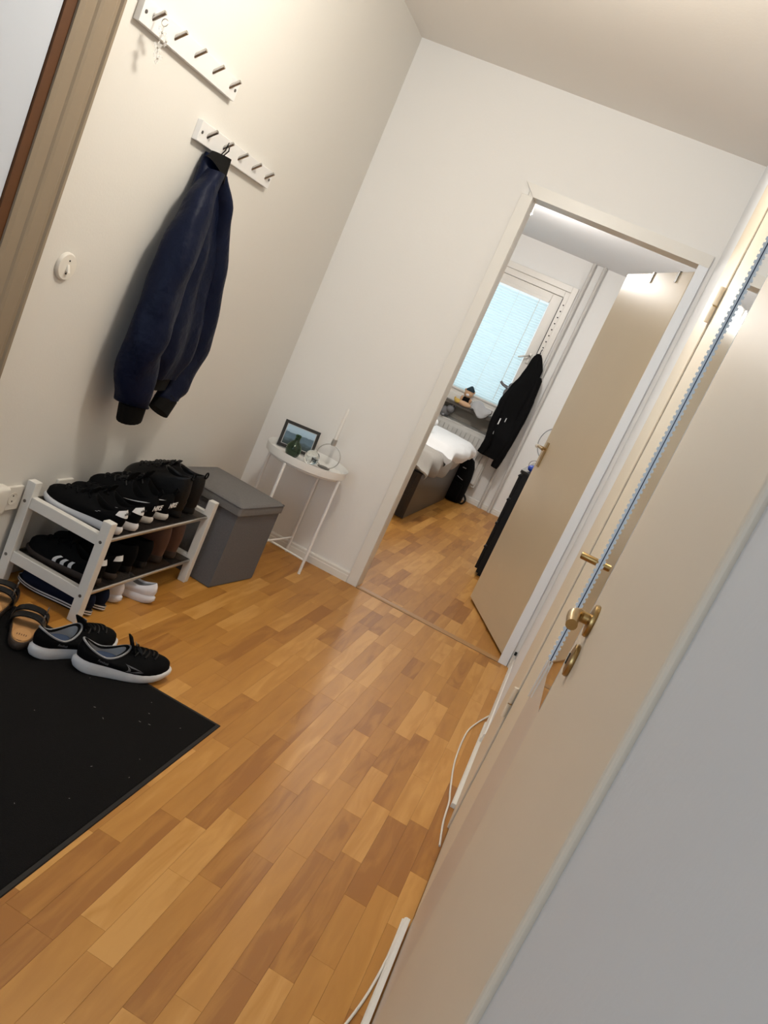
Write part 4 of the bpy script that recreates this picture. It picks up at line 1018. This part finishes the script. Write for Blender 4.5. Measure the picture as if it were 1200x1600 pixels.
MB().tube(smooth_path([(-0.06, -0.07, 0.27), (0.0, -0.102, 0.25), (0.05, -0.095, 0.235), (0.08, -0.06, 0.225)]), 0.003, 6).build('zip', M_GREY, bp_, True)
MB().box((0.0, -0.104, 0.345), (0.035, -0.084, 0.352), 0.002).build('tag', M_GREY, bp_)

# ---- radiator
ra = thing('radiator', 'white ribbed panel radiator under the bedroom window', 'radiator', (0, BY-0.085, 0))
RX0, RX1, RZ0, RZ1 = -1.00, 0.685, 0.165, 0.665
MB().box((RX0, -0.012, RZ0), (RX1, 0.0, RZ1), 0.004).build('front_panel', M_RAD, ra)
MB().box((RX0, 0.045, RZ0), (RX1, 0.060, RZ1), 0.004).build('back_panel', M_RAD, ra)
MB().box((RX0, -0.014, RZ1), (RX1, 0.062, RZ1+0.016), 0.004).build('top_grille', M_RAD, ra)
MB().box((RX0-0.004, -0.013, RZ0), (RX0, 0.061, RZ1), 0).build('side_cover', M_RAD, ra); MB().box((RX1, -0.013, RZ0), (RX1+0.004, 0.061, RZ1), 0).build('side_cover', M_RAD, ra)
ng = int((RX1-RX0)/0.047)
for k in range(ng):
    x = RX0+0.03+k*0.0478
    if x+0.014 > RX1: break
    MB().loft([[(x-0.0200, -0.0121, z), (x-0.0185, -0.0300, z), (x+0.0185, -0.0300, z), (x+0.0200, -0.0121, z)] for z in (RZ0+0.03, RZ1-0.035)]).build('rib', M_RAD, ra)
for x in (0.53, 0.578, 0.626): MB().lathe([(0, -0.032), (0.007, -0.032), (0.007, -0.013), (0, -0.013)], (x, 0, RZ0+0.018), 10, 'y', False).build('stud', M_PRINTW, ra)
for x in (RX0+0.2, RX1-0.2): MB().box((x-0.015, 0.060, RZ0+0.05), (x+0.015, 0.0845, RZ1-0.05)).build('bracket', M_RAD, ra)

# ---- pipes
for x, lb in ((0.808, 'white vertical heating pipe nearer the radiator'), (0.912, 'white vertical heating pipe farther from the radiator')):
    p = MB().tube([(x, BY-0.042, 0.002), (x, BY-0.042, HB-0.001)], 0.0165, 14).build('heating_pipe', M_PIPE, None, True)
    tag(p, lb, 'pipe', 'heating pipes on the bedroom wall')

# ---- black hoodie hanging from the window frame
ho = thing('hoodie', 'black hoodie with white chest print hanging from the bedroom window frame', 'hoodie', (0.70, BY-0.05, 0))
ht_ = [(1.60, 0.005, 0.018, 0.03), (1.55, 0.01, 0.05, 0.06), (1.46, 0.03, 0.075, 0.09), (1.34, 0.02, 0.085, 0.11), (1.22, 0.0, 0.105, 0.12), (1.05, -0.02, 0.125, 0.12), (0.87, 0.005, 0.125, 0.12), (0.72, 0.035, 0.105, 0.11), (0.60, 0.045, 0.09, 0.10), (0.515, 0.02, 0.105, 0.10)]
rings = []
for i in range(34):
    z = 1.60-(1.60-0.515)*i/33; cy, hw, dp = interp(ht_, z); rg = []
    for k in range(40):
        a = 2*PI*k/40; q = 1+0.09*math.sin(5*a+4*z)
        rg.append((cy+hw*math.cos(a)*q, -dp*(0.5+0.5*math.sin(a)*q)-0.075*smooth(0.95, 0.70, z)+0.01*noise.noise(Vector((a, z*6, 0))), z))
    rings.append(rg)
MB().loft(rings).build('body', M_BLACK, ho, True)
MB().tube(smooth_path([(0.10, -0.06, 1.40), (0.115, -0.07, 1.2), (0.12, -0.09, 0.95), (0.11, -0.13, 0.70), (0.085, -0.135, 0.445)], 5), [0.025]+[0.04]*5+[0.045]*5+[0.042]*5+[0.04]*4+[0.034], 12).build('sleeve', M_BLACK, ho, True)
MB().tube(smooth_path([(-0.06, -0.07, 1.22), (-0.10, -0.075, 1.05), (-0.105, -0.11, 0.85), (-0.075, -0.14, 0.66), (-0.095, -0.135, 0.52)], 5), [0.03]*3+[0.04]*15+[0.036]*3, 12).build('sleeve', M_BLACK, ho, True)
MB().tube([(0.005, -0.03, 1.585), (0.008, -0.03, 1.64), (0.01, -0.012, 1.65)], 0.004, 6).build('hanging_loop', M_BLACK, ho)
for x0, x1, z0, z1 in ((-0.062, -0.052, 0.80, 0.90), (-0.010, -0.004, 0.885, 0.925), (-0.062, -0.056, 0.735, 0.765), (-0.068, -0.058, 0.69, 0.715)):
    MB().box((x0, -0.160 if z0 < 0.78 else -0.146, z0), (x1, -0.120, z1)).build('chest_print', M_PRINTW, ho)

# ---- soft toys and blanket on the sill
SZL = 0.8585
ty = thing('plush_toy', 'small tan plush toy with a dark cap sitting on the window sill', 'plush toy', (0.245, BY-0.085, SZL))
MB().ball((0, 0, 0.05), 0.048, 14, 10, (0.9, 0.8, 1.0)).build('body', M_BLACK, ty, True)
MB().ball((0.0, -0.005, 0.125), 0.046, 14, 10).build('head', M_TAN, ty, True)
MB().lathe([(0.046, 0.15), (0.044, 0.165), (0.03, 0.18), (0.012, 0.20), (0.001, 0.205)], (0.004, 0, 0), 14).build('cap', mat('dark_teal_felt', (0.012, 0.03, 0.04), 0.9), ty, True)
for sx_ in (-1, 1):
    MB().ball((sx_*0.042, 0, 0.150), 0.014, 8, 6).build('ear', M_TAN, ty, True)
    MB().ball((sx_*0.035, -0.030, 0.022), 0.022, 10, 7, (1, 1.2, 0.9)).build('foot', M_TAN, ty, True)
    MB().ball((sx_*0.046, -0.02, 0.060), 0.018, 8, 6, (0.8, 0.8, 1.5)).build('arm', M_TAN, ty, True)
MB().ball((0, -0.044, 0.110), 0.018, 8, 6, (1, 0.7, 0.8)).build('muzzle', M_WHF, ty, True)
y2 = thing('plush_toy', 'yellow and peach plush toy lying below the tan toy on the sill', 'plush toy', (0.235, BY-0.150, SZL-0.004))
bmx = MB(); bmx.ball((0.02, 0.0, 0.022), 0.03, 14, 9, (2.6, 0.75, 0.85)); bmx.build('body', mat('peach_plush', (0.62, 0.40, 0.25), 0.95, bump=0.5, bscale=150), y2, True)
MB().ball((-0.055, -0.004, 0.024), 0.026, 12, 8, (1.3, 0.8, 0.9)).build('head', M_YEL, y2, True)
MB().ball((-0.085, -0.004, 0.040), 0.010, 8, 6, (1, 0.6, 1.6)).build('ear', M_YEL, y2, True)
bk = MB()
rings = []
for j in range(19):
    t = j/18; x = 0.325+0.205*t
    zc = SZL+0.050-0.010*t+0.018*math.sin(7*t); hw = 0.080*math.sin(PI*(0.12+0.80*t))**0.5; hz = 0.045*math.sin(PI*(0.1+0.84*t))**0.6
    rg = []
    for k in range(24):
        a = 2*PI*k/24; f = 1+0.12*math.sin(3*a+6*t)
        yy = BY-0.105-hw*math.cos(a)*f-(0.02 if math.cos(a) > 0 else 0); zz = zc+hz*math.sin(a)*f
        if yy < BY-0.145: zz -= 0.9*(BY-0.145-yy)
        else: zz = max(zz, SZL+0.001)
        rg.append((x+0.010*noise.noise(Vector((a, t*5, 0))), yy, zz))
    rings.append(rg)
tag(MB().loft(rings).build('blanket', M_LGSOFT, None, True), 'light grey blanket bunched on the end of the window sill', 'blanket')
def grey_animal(loc, s, label, rz):
    t = thing('plush_toy', label, 'plush toy', loc, rz)
    MB().ball((0, 0, 0.05*s), 0.055*s, 14, 9, (1.2, 0.8, 0.9)).build('body', M_GSOFT, t, True)
    MB().ball((0.06*s, -0.01*s, 0.085*s), 0.040*s, 12, 8).build('head', M_GSOFT, t, True)
    for q in (-1, 1):
        MB().ball((0.075*s, q*0.025*s, 0.125*s), 0.014*s, 8, 6, (0.7, 0.7, 1.5)).build('ear', M_GSOFT, t, True)
        MB().ball((0.03*s, q*0.035*s-0.01*s, 0.012*s), 0.018*s, 8, 6, (1, 1, 0.7)).build('paw', M_GSOFT, t, True)
    MB().tube(smooth_path([(-0.06*s, 0, 0.05*s), (-0.10*s, 0, 0.06*s), (-0.115*s, 0, 0.09*s)]), 0.010*s, 7).build('tail', M_GSOFT, t, True)
grey_animal((0.085, BY-0.060, RZ1+0.018), 1.05, 'dark grey plush animal sitting on the radiator', R(-20))
gt = thing('plush_toy', 'grey plush animal clipped to the window frame above the hoodie', 'plush toy', (0.575, BY-0.022, 1.09))
MB().ball((0, 0, 0.05), 0.05, 12, 8, (0.8, 0.55, 1.1)).build('body', M_GSOFT, gt, True)
MB().ball((0.02, -0.01, 0.125), 0.042, 12, 8, (0.9, 0.6, 0.9)).build('head', M_GSOFT, gt, True)
for q, zz in ((-1, 0.10), (1, 0.03)): MB().tube([(q*0.02, -0.02, zz), (q*0.05-0.02, -0.04, zz+0.01), (q*0.06-0.04, -0.045, zz+0.03)], [0.016, 0.014, 0.012], 8).build('limb', M_GSOFT, gt, True)
MB().ball((0.045, 0, 0.165), 0.014, 8, 6, (0.8, 0.6, 1.2)).build('ear', M_GSOFT, gt, True)

# ---- dresser
dr = thing('dresser', 'black chest of drawers half hidden behind the open bedroom door', 'dresser', (1.205, 5.50, 0))
dl, dh, dd = 1.02, 0.775, 0.49
MB().box((0.022, 0, 0.02), (dd, dl, dh-0.022), 0.002).build('carcass', M_BLACKS, dr)
MB().box((0.0, -0.006, dh-0.022), (dd, dl+0.006, dh), 0.002).build('top_panel', mat('black_glass_top', (0.02, 0.02, 0.022), 0.12), dr)
MB().box((0.04, 0.02, 0.0), (dd-0.01, dl-0.02, 0.02)).build('plinth', M_BLACKS, dr)
for k in range(4):
    z0 = 0.045+k*0.176
    f_ = MB().box((0.002, 0.004, z0), (0.0215, dl-0.004, z0+0.166), 0.003).build('drawer', M_BLACKS, dr)
    MB().box((-0.004, 0.02, z0+0.150), (0.004, dl-0.02, z0+0.160), 0.001).build('pull', M_BLACKS, f_)
# fan disc and blue item
fn = thing('round_fan', 'round clear fan with white hub and thin grey rim on the dresser', 'fan', (1.335, 5.90, dh), R(0))
MB().torus((0, 0, 0.205), 0.135, 0.0035, 'y', 56, 8).build('rim', mat('grey_rim', (0.35, 0.36, 0.38), 0.4), fn, True)
MB().lathe([(0.0, 0.002), (0.134, 0.002), (0.134, -0.002), (0.0, -0.002)], (0, 0, 0.205), 48, 'y', False).build('guard', M_FAN, fn)
MB().lathe([(0.0, -0.03), (0.020, -0.03), (0.024, -0.02), (0.024, 0.03), (0.0, 0.03)], (0, 0, 0.205), 20, 'y', False).build('hub', M_PLAST, fn, True)
MB().tube([(0, 0.02, 0.20), (0, 0.025, 0.01)], 0.010, 10).build('stand', M_PLAST, fn, True)
MB().lathe([(0.0, 0.001), (0.07, 0.001), (0.07, 0.010), (0.0, 0.016)], (0, 0.02, 0), 24, 'z', False).build('base', M_PLAST, fn, True)
bo = thing('blue_pouch', 'small blue pouch on the dresser behind the door edge', 'pouch', (1.262, 5.60, dh))
MB().ball((0, 0, 0.024), 0.03, 14, 9, (1.1, 1.2, 0.8)).build('body', M_BLUE, bo, True)
MB().torus((0, 0.03, 0.045), 0.035, 0.002, 'y', 24, 6).build('wire_loop', M_DKSTEEL, bo, True)
